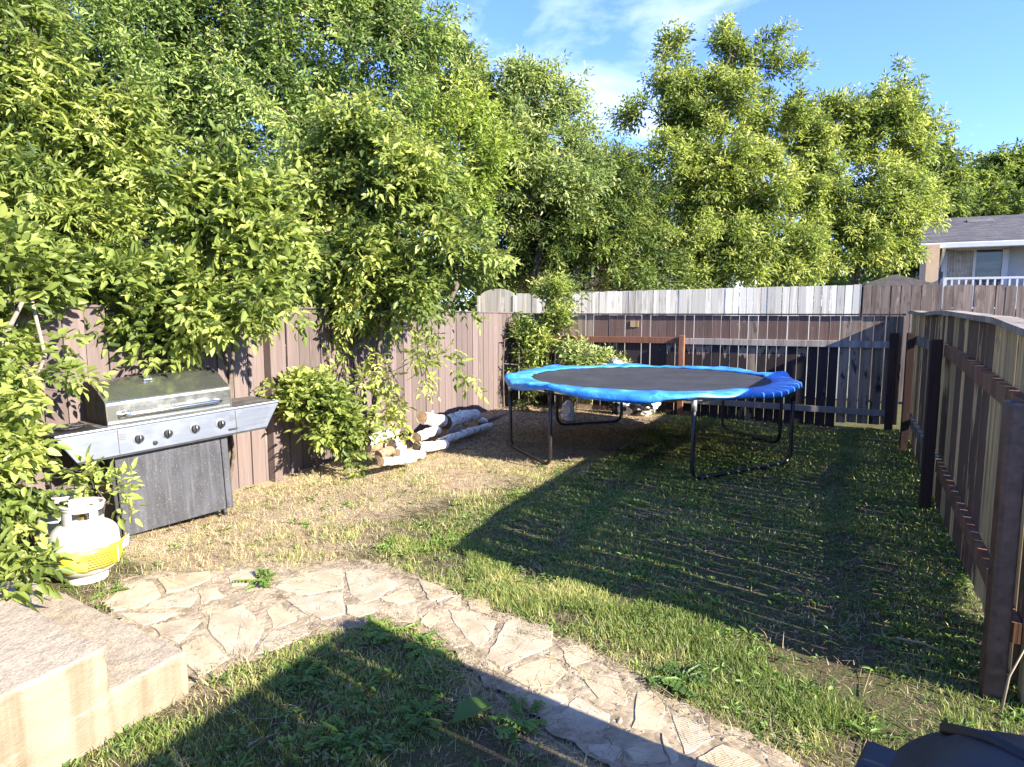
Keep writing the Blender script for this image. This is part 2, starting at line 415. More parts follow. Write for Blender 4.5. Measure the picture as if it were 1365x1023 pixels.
def spray(B, D, L, rng, nodes=6, pairs=2, leaf=.08, asp=.42, rach=.16, droop=.5, tone0=.45, tvar=.25, young=.3):
    """Compound leaves set along shoots with base B, direction D, length L."""
    n = len(B); out = []; up = np.array([0, 0, 1.])
    rnd = nrm(rng.normal(size=(n, 3))); A = nrm(np.cross(D, rnd)); Bn = np.cross(D, A)
    st = tone0 + rng.normal(0, tvar * .55, n)
    for k in range(nodes):
        t = (k + .6) / nodes; pos = B + D * (L * t)[:, None]; pos[:, 2] -= L * droop * .25 * t * t
        for sgn in (1, -1):
            ang = k * 1.2 + (0 if sgn > 0 else PI) + rng.normal(0, .35, n)
            rad = A * np.cos(ang)[:, None] + Bn * np.sin(ang)[:, None]
            dl = nrm(D * (.35 + .5 * t) + rad * .9 + up * (.15 - droop * .45) + rng.normal(0, .15, (n, 3)))
            U = nrm(up * .8 + rng.normal(0, .35, (n, 3)) - D * .2)
            S = nrm(np.cross(dl, U)); rl = rach * (1.1 - .4 * t) * rng.uniform(.7, 1.25, n); sz = leaf * (1.1 - .35 * t) * rng.uniform(.7, 1.25, n)
            tn = np.clip(st + young * (t - .5) + rng.normal(0, .1, n), 0, 1)
            for p in range(pairs):
                q = .4 + .6 * p / max(pairs, 1); base = pos + dl * (rl * q)[:, None]; base[:, 2] -= rl * droop * .5 * q * q
                for sd in (1, -1):
                    ld = nrm(dl * .55 + S * sd * .85 + rng.normal(0, .2, (n, 3)) - up * droop * .3)
                    out.append(leaflets(base, ld, U + rng.normal(0, .3, (n, 3)), sz * rng.uniform(.8, 1.1, n), sz * asp, tn))
            base = pos + dl * rl[:, None]; base[:, 2] -= rl * droop * .5
            out.append(leaflets(base, nrm(dl - up * droop * .4 + rng.normal(0, .15, (n, 3))), U + rng.normal(0, .3, (n, 3)), sz * 1.15, sz * asp * 1.1, tn))
    return cat(out)

def skeleton(base, tops, clumps, rng, r_tip=.010, expo=.46, step=.35, sag=.15):
    """Trunk(s) from base through 'tops', limbs reaching every clump centre."""
    nodes = [np.array(base, float)]; par = [-1]
    for top in tops:
        last = 0; top = np.array(top, float); p0 = nodes[0]; m = max(3, int(np.linalg.norm(top - p0) / step)); w = rng.normal(0, .06, (m + 1, 3)); w[:, 2] = 0
        for i in range(1, m + 1):
            t = i / m; q = p0 + (top - p0) * t + w[i] * np.linalg.norm(top - p0) * .35; q[:2] += (p0[:2] - q[:2]) * .25 * (1 - t) * t
            nodes.append(q); par.append(last); last = len(nodes) - 1
    tips = []; order = np.argsort([np.min(np.linalg.norm(np.array(nodes) - c, axis=1)) for c in clumps])
    for ci in order:
        c = np.array(clumps[ci]); N = np.array(nodes); d = np.linalg.norm(N - c, axis=1)
        cost = d + .9 * np.maximum(0, N[:, 2] - c[2] + .25 * d); j = int(np.argmin(cost)); p0 = N[j]; dist = d[j]
        m = max(1, int(dist / step)); last = j; jit = rng.normal(0, .05, (m + 1, 3)) * min(dist, 1.2)
        for i in range(1, m + 1):
            t = i / m; q = p0 + (c - p0) * t; q[2] += sag * dist * math.sin(PI * t) * .6
            if i < m: q = q + jit[i]
            nodes.append(q); par.append(last); last = len(nodes) - 1
        tips.append(last)
    cnt = np.ones(len(nodes))
    hs = [0] * len(nodes)
    for i in range(len(nodes) - 1, 0, -1):
        if par[i] >= 0:
            hs[par[i]] = 1
    load = np.array([0. if hs[i] else 1. for i in range(len(nodes))])
    for i in range(len(nodes) - 1, 0, -1): load[par[i]] += load[i]
    rad = r_tip * np.maximum(load, 1) ** expo
    return np.array(nodes), np.array(par), rad, tips

def limb_mesh(nodes, par, rad, B, D, L, r_tip, sides=6):
    V = []; Fc = []; o = 0
    a0 = np.arange(sides) * 2 * PI / sides
    def seg(P0, P1, r0, r1, ns):
        nonlocal o
        d = nrm(P1 - P0); ref = np.where(np.abs(d[:, 2:3]) > .9, np.array([[1., 0, 0]]), np.array([[0, 0, 1.]]))
        A = nrm(np.cross(d, ref)); Bv = np.cross(d, A); a = np.arange(ns) * 2 * PI / ns
        ring = lambda P, r: P[:, None] + r[:, None, None] * (A[:, None] * np.cos(a)[None, :, None] + Bv[:, None] * np.sin(a)[None, :, None])
        v = np.concatenate([ring(P0, r0), ring(P1, r1)], 1).reshape(-1, 3); n = len(P0)
        b = (np.arange(n) * 2 * ns)[:, None, None] + o; k = np.arange(ns)
        f = b + np.stack([k, (k + 1) % ns, ns + (k + 1) % ns, ns + k], 1)[None]
        V.append(v); Fc.append(f.reshape(-1, 4)); o += len(v)
    i = np.arange(1, len(nodes)); p = par[i]
    r0 = np.minimum(rad[p], rad[i] * 1.25); ext = nrm(nodes[i] - nodes[p]) * (rad[i] * .35)[:, None]
    seg(nodes[p] - ext, nodes[i] + ext, r0, rad[i], sides)
    if B is not None and len(B): seg(B, B + D * L[:, None], np.full(len(B), r_tip * .55), np.full(len(B), r_tip * .18), 3)
    V = np.concatenate(V); Fc = np.concatenate(Fc); return V, Fc, np.full(len(V), .5)

def blobs_px(lst, pad=0.):
    """(px, py, depth, rx px, ry px, weight) -> world ellipsoids"""
    out = []
    for b in lst:
        px, py, d, rx, ry = b[:5]; w = b[5] if len(b) > 5 else 1.
        a, b2 = rx * d / F, ry * d / F; out.append((gd(px, py, d), max(a - pad, a * .3), max(b2 - pad, b2 * .3), w))
    return out
def fill(blobs, n, rng, shell=.45, deep=.8):
    vol = np.array([b[1] * b[1] * b[2] for b in blobs]) ** .8 * np.array([b[3] for b in blobs]) * np.array([b[3 + 0] * 0 + b[4] if len(b) > 4 else 1. for b in blobs]); cnt = rng.multinomial(n, vol / vol.sum()); P = []
    for (c, rx, rz, w), k in zip(blobs, cnt):
        if not k: continue
        u = nrm(rng.normal(size=(k, 3))); r = (shell + (1 - shell) * rng.random(k) ** .6)[:, None]
        q = u * r; P.append(c + RT * q[:, :1] * rx + np.array([0, 0, 1.]) * q[:, 1:2] * rz + np.array([FW[0], FW[1], 0]) * q[:, 2:3] * rx * deep)
    return np.concatenate(P)

def tree(name, label, cat_, base, tops, blobs, clumps=60, shoots=700, leafmat='leaf', bark='bark', group=None, seed=1,
         r_tip=.009, spread=.4, shoot_len=(.3, .6), upw=.35, mesh_trunk='trunk', crown='crown', sides=6, shell=.45, deep=.8, expo=.46, zmin=.05, padk=1., **kw):
    rng = np.random.default_rng(seed); bl = blobs_px(blobs, (.42 * (shoot_len[0] + shoot_len[1]) / 2 + .3 * kw.get('rach', .15)) * padk)
    C = fill(bl, clumps, rng, shell, deep); C[:, 2] = np.maximum(C[:, 2], zmin)
    nodes, par, rad, tips = skeleton(base, tops, C, rng, r_tip, expo)
    t = thing(name, label, cat_, tuple(base), group=group or {'tree': 'trees around the yard', 'shrub': 'shrubs along the fences'}.get(name))
    ti = np.array(tips)[rng.integers(0, len(tips), shoots)]; tp = nodes[ti]; pd = nrm(nodes[ti] - nodes[par[ti]])
    ctr = np.average(C, axis=0); outw = nrm(tp - ctr)
    back = rng.random(shoots)[:, None] * .6
    B = tp - (nodes[ti] - nodes[par[ti]]) * back + rng.normal(0, spread * .38, (shoots, 3))
    B[:, 2] = np.maximum(B[:, 2], zmin)
    D = nrm(pd * .5 + outw * .45 + nrm(rng.normal(size=(shoots, 3))) * .75 + np.array([0, 0, upw]))
    L = rng.uniform(*shoot_len, shoots)
    V, Fc, T = limb_mesh(nodes, par, rad, B, D, L, r_tip, sides)
    np_mesh(mesh_trunk, V, Fc, T, bark, t, base, smooth=True)
    kw = dict(kw); ct = rng.normal(0, kw.get('tvar', .25) * .85, len(nodes)); kw['tone0'] = kw.get('tone0', .45) + ct[ti]
    V, Fc, T = spray(B, D, L, rng, **kw)
    T = np.clip(T, 0, 1)
    np_mesh(crown, V, Fc, T, leafmat, t, base)
    return t
# ------------------------------------------------------------------ path outline and stones (ground plan)
UPPER = [(130, 797), (165, 775), (210, 766), (300, 757), (390, 752), (470, 748), (525, 757), (600, 792), (680, 822), (760, 856), (822, 886), (880, 924), (950, 962), (1010, 993), (1062, 1022), (1120, 1060), (1180, 1110)]
LOWER = [(248, 925), (330, 884), (400, 858), (470, 838), (520, 832), (570, 852), (620, 886), (680, 940), (730, 975), (790, 1010), (850, 1050), (940, 1120)]
g2 = lambda p: tuple(gz(*p)[:2])
PATH_UP = [g2(p) for p in UPPER]; PATH_LO = [g2(p) for p in LOWER]
PATH = PATH_UP + PATH_LO[::-1]
c5 = lambda L: [(100 + x / 2.625, 740 + y / 2.625) for x, y in L]
c6 = lambda L: [(560 + x / 2.73, 740 + y / 2.73) for x, y in L]
STONES = [c5(p) for p in [
    [(100, 182), (175, 110), (270, 102), (298, 150), (240, 185), (142, 204)], [(290, 90), (470, 65), (465, 95), (400, 122), (322, 140)],
    [(270, 172), (420, 132), (425, 160), (400, 190), (252, 194)], [(150, 213), (358, 212), (320, 232), (240, 255)],
    [(262, 258), (425, 226), (440, 240), (362, 318), (300, 292)], [(472, 222), (588, 182), (660, 270), (602, 368), (530, 348), (466, 268)],
    [(535, 84), (605, 52), (655, 66), (600, 110), (552, 116)], [(672, 202), (712, 172), (778, 236), (692, 266)],
    [(738, 165), (936, 137), (943, 214), (862, 235), (815, 218)], [(700, 122), (740, 92), (860, 62), (930, 60), (938, 122), (800, 150)],
    [(946, 66), (1030, 56), (1130, 110), (1060, 158), (1010, 174), (962, 142)], [(1068, 160), (1165, 122), (1190, 164), (1130, 184)],
    [(1062, 200), (1196, 191), (1193, 246), (1130, 240)], [(950, 185), (1036, 182), (1048, 210), (990, 226), (952, 214)],
    [(372, 332), (450, 294), (538, 370), (432, 438), (400, 402)], [(628, 358), (680, 284), (800, 246), (828, 278), (700, 340)],
    [(432, 136), (500, 120), (520, 150), (442, 178)], [(1200, 92), (1278, 122), (1335, 150), (1242, 168)], [(1208, 245), (1240, 207), (1288, 216), (1240, 264)]]]
STONES += [c6(p) for p in [
    [(92, 186), (148, 152), (146, 198)], [(176, 172), (248, 168), (254, 232), (182, 206)], [(104, 208), (190, 216), (278, 250), (240, 328), (200, 344), (132, 266)],
    [(322, 242), (488, 270), (478, 338), (292, 422), (238, 384)], [(312, 450), (350, 422), (480, 378), (528, 430), (480, 488), (400, 494)],
    [(508, 346), (600, 337), (628, 394), (546, 418)], [(588, 456), (718, 436), (754, 540), (744, 558), (650, 534)], [(362, 530), (400, 516), (528, 521), (538, 540), (440, 588)],
    [(512, 588), (570, 528), (688, 590), (688, 638), (580, 658), (502, 620)], [(792, 510), (850, 512), (888, 560), (868, 648), (772, 638)],
    [(615, 705), (698, 702), (735, 722), (700, 768), (612, 724)], [(745, 722), (800, 694), (878, 702), (905, 760), (782, 775)], [(917, 592), (1000, 612), (1066, 680), (962, 738)],
    [(1005, 790), (1012, 752), (1100, 704), (1196, 742), (1236, 776), (1120, 830)], [(4, 242), (60, 216), (78, 230), (22, 272)], [(52, 292), (120, 292), (176, 338), (120, 348)],
    [(32, 112), (80, 102), (118, 150), (62, 178)], [(880, 660), (905, 700), (940, 745), (915, 775), (890, 720)], [(760, 800), (900, 790), (930, 850), (830, 880)], [(960, 800), (1080, 850), (1180, 930), (1000, 900)]]]
STONES_W = [[g2(p) for p in s] for s in STONES]

def gh(x, y):
    x = np.asarray(x, float); y = np.asarray(y, float)
    away = np.clip(dpoly(x, y, PATH_UP) / .5 - .2, 0, 1) * np.clip(dpoly(x, y, PATH_LO) / .5 - .2, 0, 1)
    yard = (x > -5) & (x < 1) & (y < 10.4)
    h = (vnoise(x, y, 1.1) - .5) * .05 + (vnoise(x + 9, y, 3.7) - .5) * .025
    h = np.where(yard, h, h * .6) * away
    h = np.where(inpoly(x, y, PATH), -.01, h)
    return h + .05 * np.clip((-4.2 - x) / .6, 0, 1) * yard * np.clip((y - 5) / 2, 0, 1)
def dryness(x, y):
    d = np.clip((-2.6 - x) / .9 + .15, 0, 1) * np.clip((y - 2.4) / .5, 0, 1)
    d = np.maximum(d, np.clip((y - 5.2) / 1.2, 0, 1) * np.clip((-2.0 - x) / .7, 0, 1))
    up = dpoly(x, y, PATH_UP); d = np.maximum(d, .55 * np.clip(1 - up / .45, 0, 1))
    lo = dpoly(x, y, PATH_LO); d = np.maximum(d, .7 * np.clip(1 - lo / .3, 0, 1))
    return np.clip(d + (vnoise(x + 3, y, 1.7) - .5) * .5, 0, 1)

# ground: one sheet, fine in the yard and coarse out to the horizon
def axis(a, b, st, far): 
    k = np.arange(a, b + 1e-6, st); e = np.cumsum(np.geomspace(.3, 120, 22)); e = e[e < far]
    return np.concatenate([a - e[::-1], k, b + e])
xs = axis(-5.6, 1.4, .06, 600); ys = axis(.6, 10.8, .06, 600)
GX, GY = np.meshgrid(xs, ys); nx, ny = len(xs), len(ys)
V = np.stack([GX.ravel(), GY.ravel(), gh(GX.ravel(), GY.ravel())], 1)
i = (np.arange(ny - 1)[:, None] * nx + np.arange(nx - 1)[None]).ravel()
o = np_mesh('ground', V, np.stack([i, i + 1, i + nx + 1, i + nx], 1), dryness(V[:, 0], V[:, 1]), 'ground', smooth=True)
tag(o, kind='structure')

# path: mortar sheet, flagstones and pebbles in the joints
mb = MB()
rag = []; rp_ = random.Random(6)
for (xa, ya), (xb, yb) in zip(PATH, PATH[1:] + PATH[:1]):
    m_ = max(2, int(math.hypot(xb - xa, yb - ya) / .05))
    for q in range(m_): rag.append((xa + (xb - xa) * q / m_ + rp_.uniform(-.03, .03), ya + (yb - ya) * q / m_ + rp_.uniform(-.035, .035)))
bm = bmesh.new(); bv = [bm.verts.new((x, y, .012)) for x, y in rag]; bf = bm.faces.new(bv)
bmesh.ops.triangulate(bm, faces=[bf]); bm.verts.ensure_lookup_table(); bm.verts.index_update()
mb.add([v.co for v in bm.verts], [[v.index for v in f.verts] for f in bm.faces], 0); bm.free()
for f_ in range(len(mb.f)):
    a, b_, c_ = (Vector(mb.v[q]) for q in mb.f[f_][:3])
    if (b_ - a).cross(c_ - a).z < 0: mb.f[f_] = mb.f[f_][::-1]
rs = random.Random(3)
for s in STONES_W:
    area = sum(s[k - 1][0] * s[k][1] - s[k][0] * s[k - 1][1] for k in range(len(s)))
    if area < 0: s = s[::-1]
    cx = sum(p[0] for p in s) / len(s); cy = sum(p[1] for p in s) / len(s); ring = []
    for k in range(len(s)):                                  # rough broken edges
        p, q = s[k], s[(k + 1) % len(s)]; m = max(2, int(math.dist(p, q) / .045))
        for j in range(m):
            t = j / m; w = 0 if j == 0 else .008
            ring.append((p[0] + (q[0] - p[0]) * t + rs.uniform(-w, w), p[1] + (q[1] - p[1]) * t + rs.uniform(-w, w)))
    z = .0165 + rs.uniform(-.002, .003); n = len(ring); tx, ty = rs.uniform(-.004, .004), rs.uniform(-.004, .004)
    sh = lambda p, e: (cx + (p[0] - cx) * e, cy + (p[1] - cy) * e)
    vs = [(*sh(p, 1.03), .002) for p in ring] + [(*sh(p, 1.02), z - .003 + (p[0] - cx) * tx + (p[1] - cy) * ty) for p in ring] + [(*sh(p, .985), z + (p[0] - cx) * tx + (p[1] - cy) * ty) for p in ring]
    fs = [(k + o_, (k + 1) % n + o_, n + (k + 1) % n + o_, n + k + o_) for o_ in (0, n) for k in range(n)] + [tuple(range(2 * n, 3 * n))]
    mb.add(vs, fs, 1)
ico = bmesh.new(); bmesh.ops.create_icosphere(ico, subdivisions=1, radius=1); iv = [v.co.copy() for v in ico.verts]; ifs = [[v.index for v in f.verts] for f in ico.faces]; ico.free()
px = RNG.uniform(min(p[0] for p in PATH), max(p[0] for p in PATH), 30000); py = RNG.uniform(min(p[1] for p in PATH), max(p[1] for p in PATH), 30000)
ok = inpoly(px, py, PATH)
for s in STONES_W:
    ok &= ~inpoly(px, py, s)
for x, y in list(zip(px[ok], py[ok]))[:1000]:
    r = rs.uniform(.005, .012) * (1.7 if rs.random() < .08 else 1); a = rs.uniform(0, PI); e = rs.uniform(.6, 1.)
    mb.add([(x + r * (v.x * math.cos(a) - v.y * e * math.sin(a)), y + r * (v.x * math.sin(a) + v.y * e * math.cos(a)), .010 + r * .5 * v.z + r * .1) for v in iv], ifs, 2)
o = mb.build('path', ['mortar', 'stone', 'pebble']); tag(o, kind='structure')

# ------------------------------------------------------------------ fences
def boards(n_y, along, base, top, thick, w, gap, axis_, fixed, tonef, jag=.0, seed=1, dog=0.):
    """A run of upright boards as one mesh. axis_ 'x' or 'y' is the run, fixed(a) the other coordinate."""
    r = random.Random(seed); m = MB(); a = along[0]
    while a < along[1]:
        ww = w * r.uniform(.94, 1.06); g = gap * r.uniform(.35, 1.6); b = min(a + ww, along[1]); mid = (a + b) / 2
        z0 = base(mid) + r.uniform(0, .03); zt = top(mid) + r.uniform(-jag, jag); f0 = fixed(mid) + r.uniform(-.003, .003); lean = r.uniform(-.004, .004)
        tn = tonef(mid, r)
        if axis_ == 'x': P = lambda u, v, z: (u + lean * z, f0 + v, z)
        else: P = lambda u, v, z: (f0 + v, u + lean * z, z)
        h = thick / 2
        if dog:
            q = [(a, z0), (b, z0), (b, zt - dog), (b - dog, zt), (a + dog, zt), (a, zt - dog)]
            m.add([P(u, -h, z) for u, z in q] + [P(u, h, z) for u, z in q],
                  ([(0, 1, 2, 3, 4, 5), (11, 10, 9, 8, 7, 6)] + [((k + 1) % 6, k, 6 + k, 6 + (k + 1) % 6) for k in range(6)]), 0, tn)
        else:
            q = [(a, -h), (b, -h), (b, h), (a, h)]
            m.hexa([P(u, v, z0) for u, v in q] + [P(u, v, zt) for u, v in q], 0, tn)
        a = b + g
    return m
def rail_run(pts, w, h, fixed_axis, tone=.5):
    """A sawn rail along points, w thick and h high."""
    m = MB()
    for p, q in zip(pts[:-1], pts[1:]):
        p, q = Vector(p), Vector(q); d = (q - p).normalized(); s = Vector((d.y, -d.x, 0)).normalized() * (w / 2); u = Vector((0, 0, h / 2))
        m.hexa([p - s - u, q - s - u, q + s - u, p + s - u, p - s + u, q - s + u, q + s + u, p + s + u], 0, tone)
    return m
interp = lambda xs_, ys_: (lambda a: float(np.interp(a, xs_, ys_)))

# left fence
LX = -5.0
t = thing('wooden_fence', 'painted brown board fence behind the barbecue and birch logs', 'fence', (LX, 4.7, 0), group='wooden fences around the yards')
ltop = interp([-2, 2.8, 5.2, 9, 10.5], [1.73, 1.71, 1.70, 1.64, 1.62])
boards(0, (-1.5, 10.43), lambda a: -.04, ltop, .02, .155, .011, 'y', lambda a: LX, lambda a, r: r.uniform(.75, 1.), .003, 2).build('board_panel', 'fence_brown', t, world=True)
rail_run([(LX - .035, -1.5, .4), (LX - .035, 10.4, .4)], .04, .09, 'x').build('rail', 'fence_brown', t, world=True)
rail_run([(LX - .035, -1.5, 1.3), (LX - .035, 10.4, 1.25)], .04, .09, 'x').build('rail', 'fence_brown', t, world=True)
rail_run([(LX, a, ltop(a) + .012) for a in (-1.5, 2.8, 5.2, 9, 10.4)], .06, .02, 'x', .9).build('cap_board', 'fence_brown', t, world=True, bevel=.003)
for y in (2.25, 4.7):
    MB().box((LX + .058, y, .78), (.09, .10, 1.66), 0, 0, .95).build('post', 'fence_brown', t, world=True, bevel=.006)

# back fence
BY = 10.45
t = thing('wooden_fence', 'dark low fence with gaps between its boards, behind the trampoline', 'fence', (-2.0, BY, 0), group='wooden fences around the yards')
def btone(a, r):
    if -4.25 < a < -3.62: return r.uniform(0, .12)
    if a > .1: return r.uniform(.1, .42)
    return r.uniform(.2, .5) if r.random() < .06 else r.uniform(.75, 1.)
mb = boards(0, (-4.98, .86), lambda a: -.02 if a < .1 else .06, lambda a: 1.60, .018, .128, .010, 'x', lambda a: BY, btone, .004, 5)
mb.build('board_panel', 'fence_navy', t, world=True)
rail_run([(-4.98, BY, 1.612), (.88, BY, 1.622)], .075, .022, 'y', .9).build('cap_board', 'fence_dark', t, world=True)
rail_run([(-4.9, BY - .032, 1.185), (-2.13, BY - .032, 1.205)], .04, .10, 'y', .9).build('rail', 'rail_red', t, world=True, bevel=.004)
rail_run([(-2.11, BY - .032, 1.195), (.74, BY - .032, 1.205)], .04, .095, 'y', .2).build('rail', 'rail_grey', t, world=True, bevel=.004)
rail_run([(-4.9, BY - .032, .25), (-2.13, BY - .032, .26)], .04, .09, 'y', .9).build('rail', 'rail_red', t, world=True, bevel=.004)
rail_run([(-2.11, BY - .032, .26), (.74, BY - .032, .245)], .04, .09, 'y', .8).build('rail', 'rail_grey', t, world=True, bevel=.004)
o = MB().box((-2.12, BY - .095, .62), (.085, .075, 1.34), 0, 0, .6).build('post', 'rail_red', t, world=True, bevel=.006)
MB().box((.755, BY - .07, .66), (.10, .09, 1.42), 0, 0, .6).build('post', 'post', t, world=True, bevel=.006)
c = gy(846, 432, BY); MB().box((c[0], BY - .016, c[2]), (.13, .012, .10), 0, 0, .05).build('patch', 'fence_mixed', t, world=True)['label'] = 'pale square patch nailed on a board'

# right fence
RX = lambda y: .70 + (y - 3.35) * .021
t = thing('wooden_fence', 'tall shaded fence of mixed bare and dark boards along the lawn', 'fence', (RX(6), 6, 0), group='wooden fences around the yards')
rtop = interp([3.1, 3.8, 4.3, 5.3, 10.4], [1.55, 1.585, 1.62, 1.645, 1.63])
def rtone(a, r):
    if a < 4.55: return r.uniform(0, .25) if r.random() < .85 else .8
    if a > 8.7: return r.uniform(0, .3)
    if 6.0 < a < 6.25: return .1
    return r.uniform(.72, 1.) if r.random() < .88 else r.uniform(0, .2)
boards(0, (3.28, 10.42), lambda a: -.03 + (.06 if 4.1 < a < 4.9 else 0), rtop, .018, .130, .0125, 'y', lambda a: RX(a) + .115, rtone, .003, 10).build('board_panel', 'fence_mixed', t, world=True)
cap = MB(); rr = random.Random(4); ysx = np.linspace(3.26, 10.45, 30)
for k in range(29):
    y0, y1 = ysx[k] + (.004 if k in (6, 14, 22) else 0), ysx[k + 1]; w0 = .055
    for_y = lambda y: rtop(y) + .018 + .010 * math.sin(y * 2.1)
    P = lambda y, u, z: (RX(y) + .10 + u + .012 * math.sin(y * 1.3), y, for_y(y) + z)
    cap.hexa([P(y0, -w0, -.017), P(y0, w0, -.017), P(y1, w0, -.017), P(y1, -w0, -.017), P(y0, -w0, .017), P(y0, w0, .017), P(y1, w0, .017), P(y1, -w0, .017)], 0, .25)
cap.build('cap_board', 'cap', t, world=True)
up = interp([3.2, 3.83, 5.94, 6.4, 8.6, 10.4], [1.235, 1.262, 1.355, 1.36, 1.335, 1.30]); lo = interp([3.2, 3.9, 6.14, 8.3, 10.4], [.270, .315, .405, .36, .33])
for fn in (up, lo):
    for ya, yb in ((3.42 if fn is lo else 3.30, 6.38), (6.42, 8.98), (9.02, 10.38)):
        rail_run([(RX(y) + .083, y, fn(y)) for y in np.linspace(ya, yb, 5)], .042, .095, 'x', rr.uniform(.3, .9)).build('rail', 'rail_red' if ya < 6.4 else 'fence_dark', t, world=True)
for y, ztop, zb, mt, s in ((6.4, 1.45, -.05, 'post', .085), (9.0, 1.42, -.05, 'post', .085)):
    MB().box((RX(y) + .008, y, (ztop + zb) / 2), (s, s, ztop - zb), 0, 0, .7).build('post', mt, t, world=True, bevel=.008)
o = MB().box((RX(3.36) + .005, 3.36, .61), (.085, .08, 1.42), .15).build('post', 'post_near', t, world=True, bevel=.018, seg=4)
o['label'] = 'square rusty brown steel post'
# house side of the gateway
t = thing('wooden_fence', 'side fence panel on the house side of the gateway, out past the black bin', 'fence', (.85, 0, 0), group='wooden fences around the yards')
boards(0, (-2.5, 2.14), lambda a: .03, lambda a: 1.60, .018, .145, .006, 'y', lambda a: .87, rtone, .003, 12).build('board_panel', 'fence_mixed', t, world=True)
rail_run([(.84, -2.5, 1.25), (.84, 2.1, 1.25)], .042, .09, 'x').build('rail', 'rail_red', t, world=True)
MB().box((.80, 2.08, .78), (.09, .09, 1.6), 0, 0, .6).build('post', 'post', t, world=True, bevel=.006)

# neighbour's pale fence, its arched gate and the weathered fence that goes on from it
WY = 13.5
t = thing('wooden_fence', 'whitewashed board fence beyond the dark fence, under the trees', 'fence', (-3, WY, 0), group='wooden fences around the yards')
boards(0, (-6.52, .42), lambda a: .03, interp([-6.6, -5, .43], [2.05, 2.06, 2.135]), .018, .125, .006, 'x', lambda a: WY, lambda a, r: r.random(), .006, 21).build('board_panel', 'fence_white', t, world=True)
rail_run([(-6.5, WY + .03, 1.6), (.42, WY + .03, 1.65)], .04, .09, 'y').build('rail', 'fence_white', t, world=True)
t = thing('garden_gate', 'pale arched garden gate at the end of the whitewashed fence', 'gate', (-7.0, WY, 0))
m = MB()
for k in range(7):
    x0 = -7.44 + k * .125; z = 1.96 + .20 * math.sqrt(max(0, 1 - ((x0 + .06 + 7.0) / .47) ** 2)); z1 = 1.96 + .20 * math.sqrt(max(0, 1 - ((x0 + .0 + 7.0) / .47) ** 2)); z2 = 1.96 + .20 * math.sqrt(max(0, 1 - ((x0 + .12 + 7.0) / .47) ** 2))
    m.hexa([(x0, WY - .01, .05), (x0 + .119, WY - .01, .05), (x0 + .119, WY + .01, .05), (x0, WY + .01, .05), (x0, WY - .01, z1), (x0 + .119, WY - .01, z2), (x0 + .119, WY + .01, z2), (x0, WY + .01, z1)], 0, rs.random())
m.build('board_panel', 'fence_white', t, world=True)
for x in (-7.5, -6.56): MB().box((x, WY + .02, 1.0), (.08, .08, 2.0)).build('post', 'fence_white', t, world=True, bevel=.005)
t = thing('wooden_fence', 'weathered brown fence with pointed board tops in front of the house', 'fence', (4, WY, 0), group='wooden fences around the yards')
boards(0, (.46, 14), lambda a: .03, interp([.4, 3, 14], [2.13, 2.09, 2.05]), .018, .138, .011, 'x', lambda a: WY + .01, lambda a, r: r.uniform(.2, .9), .012, 31, .022).build('board_panel', 'fence_grey', t, world=True)
rail_run([(.46, WY + .04, 1.6), (14, WY + .04, 1.6)], .04, .09, 'y').build('rail', 'fence_grey', t, world=True)

# ------------------------------------------------------------------ concrete steps
t = MB()
R_ = math.radians(4.5); sx, sy = -2.49, 1.82
def sp(u, v, z): return (sx + u * math.cos(R_) - v * math.sin(R_) * -1 * 0 - 0, sy + v - u * math.tan(R_) * 1.0, z)
prof = [(-3.2, 0), (0, 0), (0, .20), (-.345, .20), (-.345, .385), (-3.2, .385)]
U0, U1 = 0.0, -1.66
A = [(sx, sy + v, z - (.06 if z == 0 else 0)) for v, z in prof]; Bq = [(sx + U1, sy + v + .17, z - (.06 if z == 0 else 0)) for v, z in prof]
t.add(A + Bq, [(0, 1, 2, 3), (0, 3, 4, 5), (6, 9, 8, 7), (6, 11, 10, 9)] + [((k + 1) % 6, k, 6 + k, 6 + (k + 1) % 6) for k in range(6)])
o = t.build('concrete_steps', 'concrete', bevel=.016, seg=3)
sd = o.modifiers.new('dense', 'SUBSURF'); sd.subdivision_type = 'SIMPLE'; sd.levels = sd.render_levels = 6
tx = bpy.data.textures.new('worn', 'CLOUDS'); tx.noise_scale = .09; tx.noise_depth = 4
dm = o.modifiers.new('worn', 'DISPLACE'); dm.texture = tx; dm.strength = .016; dm.texture_coords = 'LOCAL'
bm = bmesh.new(); bm.from_mesh(o.data); bmesh.ops.recalc_face_normals(bm, faces=bm.faces); bm.to_mesh(o.data); bm.free()
tag(o, 'two sunlit concrete steps with streaked sides beside the flagstone path', 'steps')

# ------------------------------------------------------------------ barbecue
rot = math.radians(75.3)
g = thing('barbecue_grill', 'stainless steel gas barbecue with a closed curved lid and black cart', 'barbecue', (-4.437, 3.276, .035), (0, -.045, rot))
def yz_prism(x0, x1, prof_, mb_, mat=0):
    n = len(prof_); mb_.add([(x0, y, z) for y, z in prof_] + [(x1, y, z) for y, z in prof_], [tuple(range(n)), tuple(range(n, 2 * n))[::-1]] + [((k + 1) % n, k, n + k, n + (k + 1) % n) for k in range(n)], mat)
def fixn(o):
    bm = bmesh.new(); bm.from_mesh(o.data); bmesh.ops.recalc_face_normals(bm, faces=bm.faces); bm.to_mesh(o.data); bm.free(); return o
lp = [(-.005, .855), (-.012, .90), (-.012, 1.005)]
for k in range(7): a = PI - k * PI / 2 / 6 * .72; lp.append((.022 + .034 * math.cos(a), 1.005 + .034 * math.sin(a)))
lp += [(.09, 1.078), (.16, 1.113), (.24, 1.142), (.32, 1.158), (.38, 1.155), (.43, 1.128), (.455, 1.07), (.46, .855)]
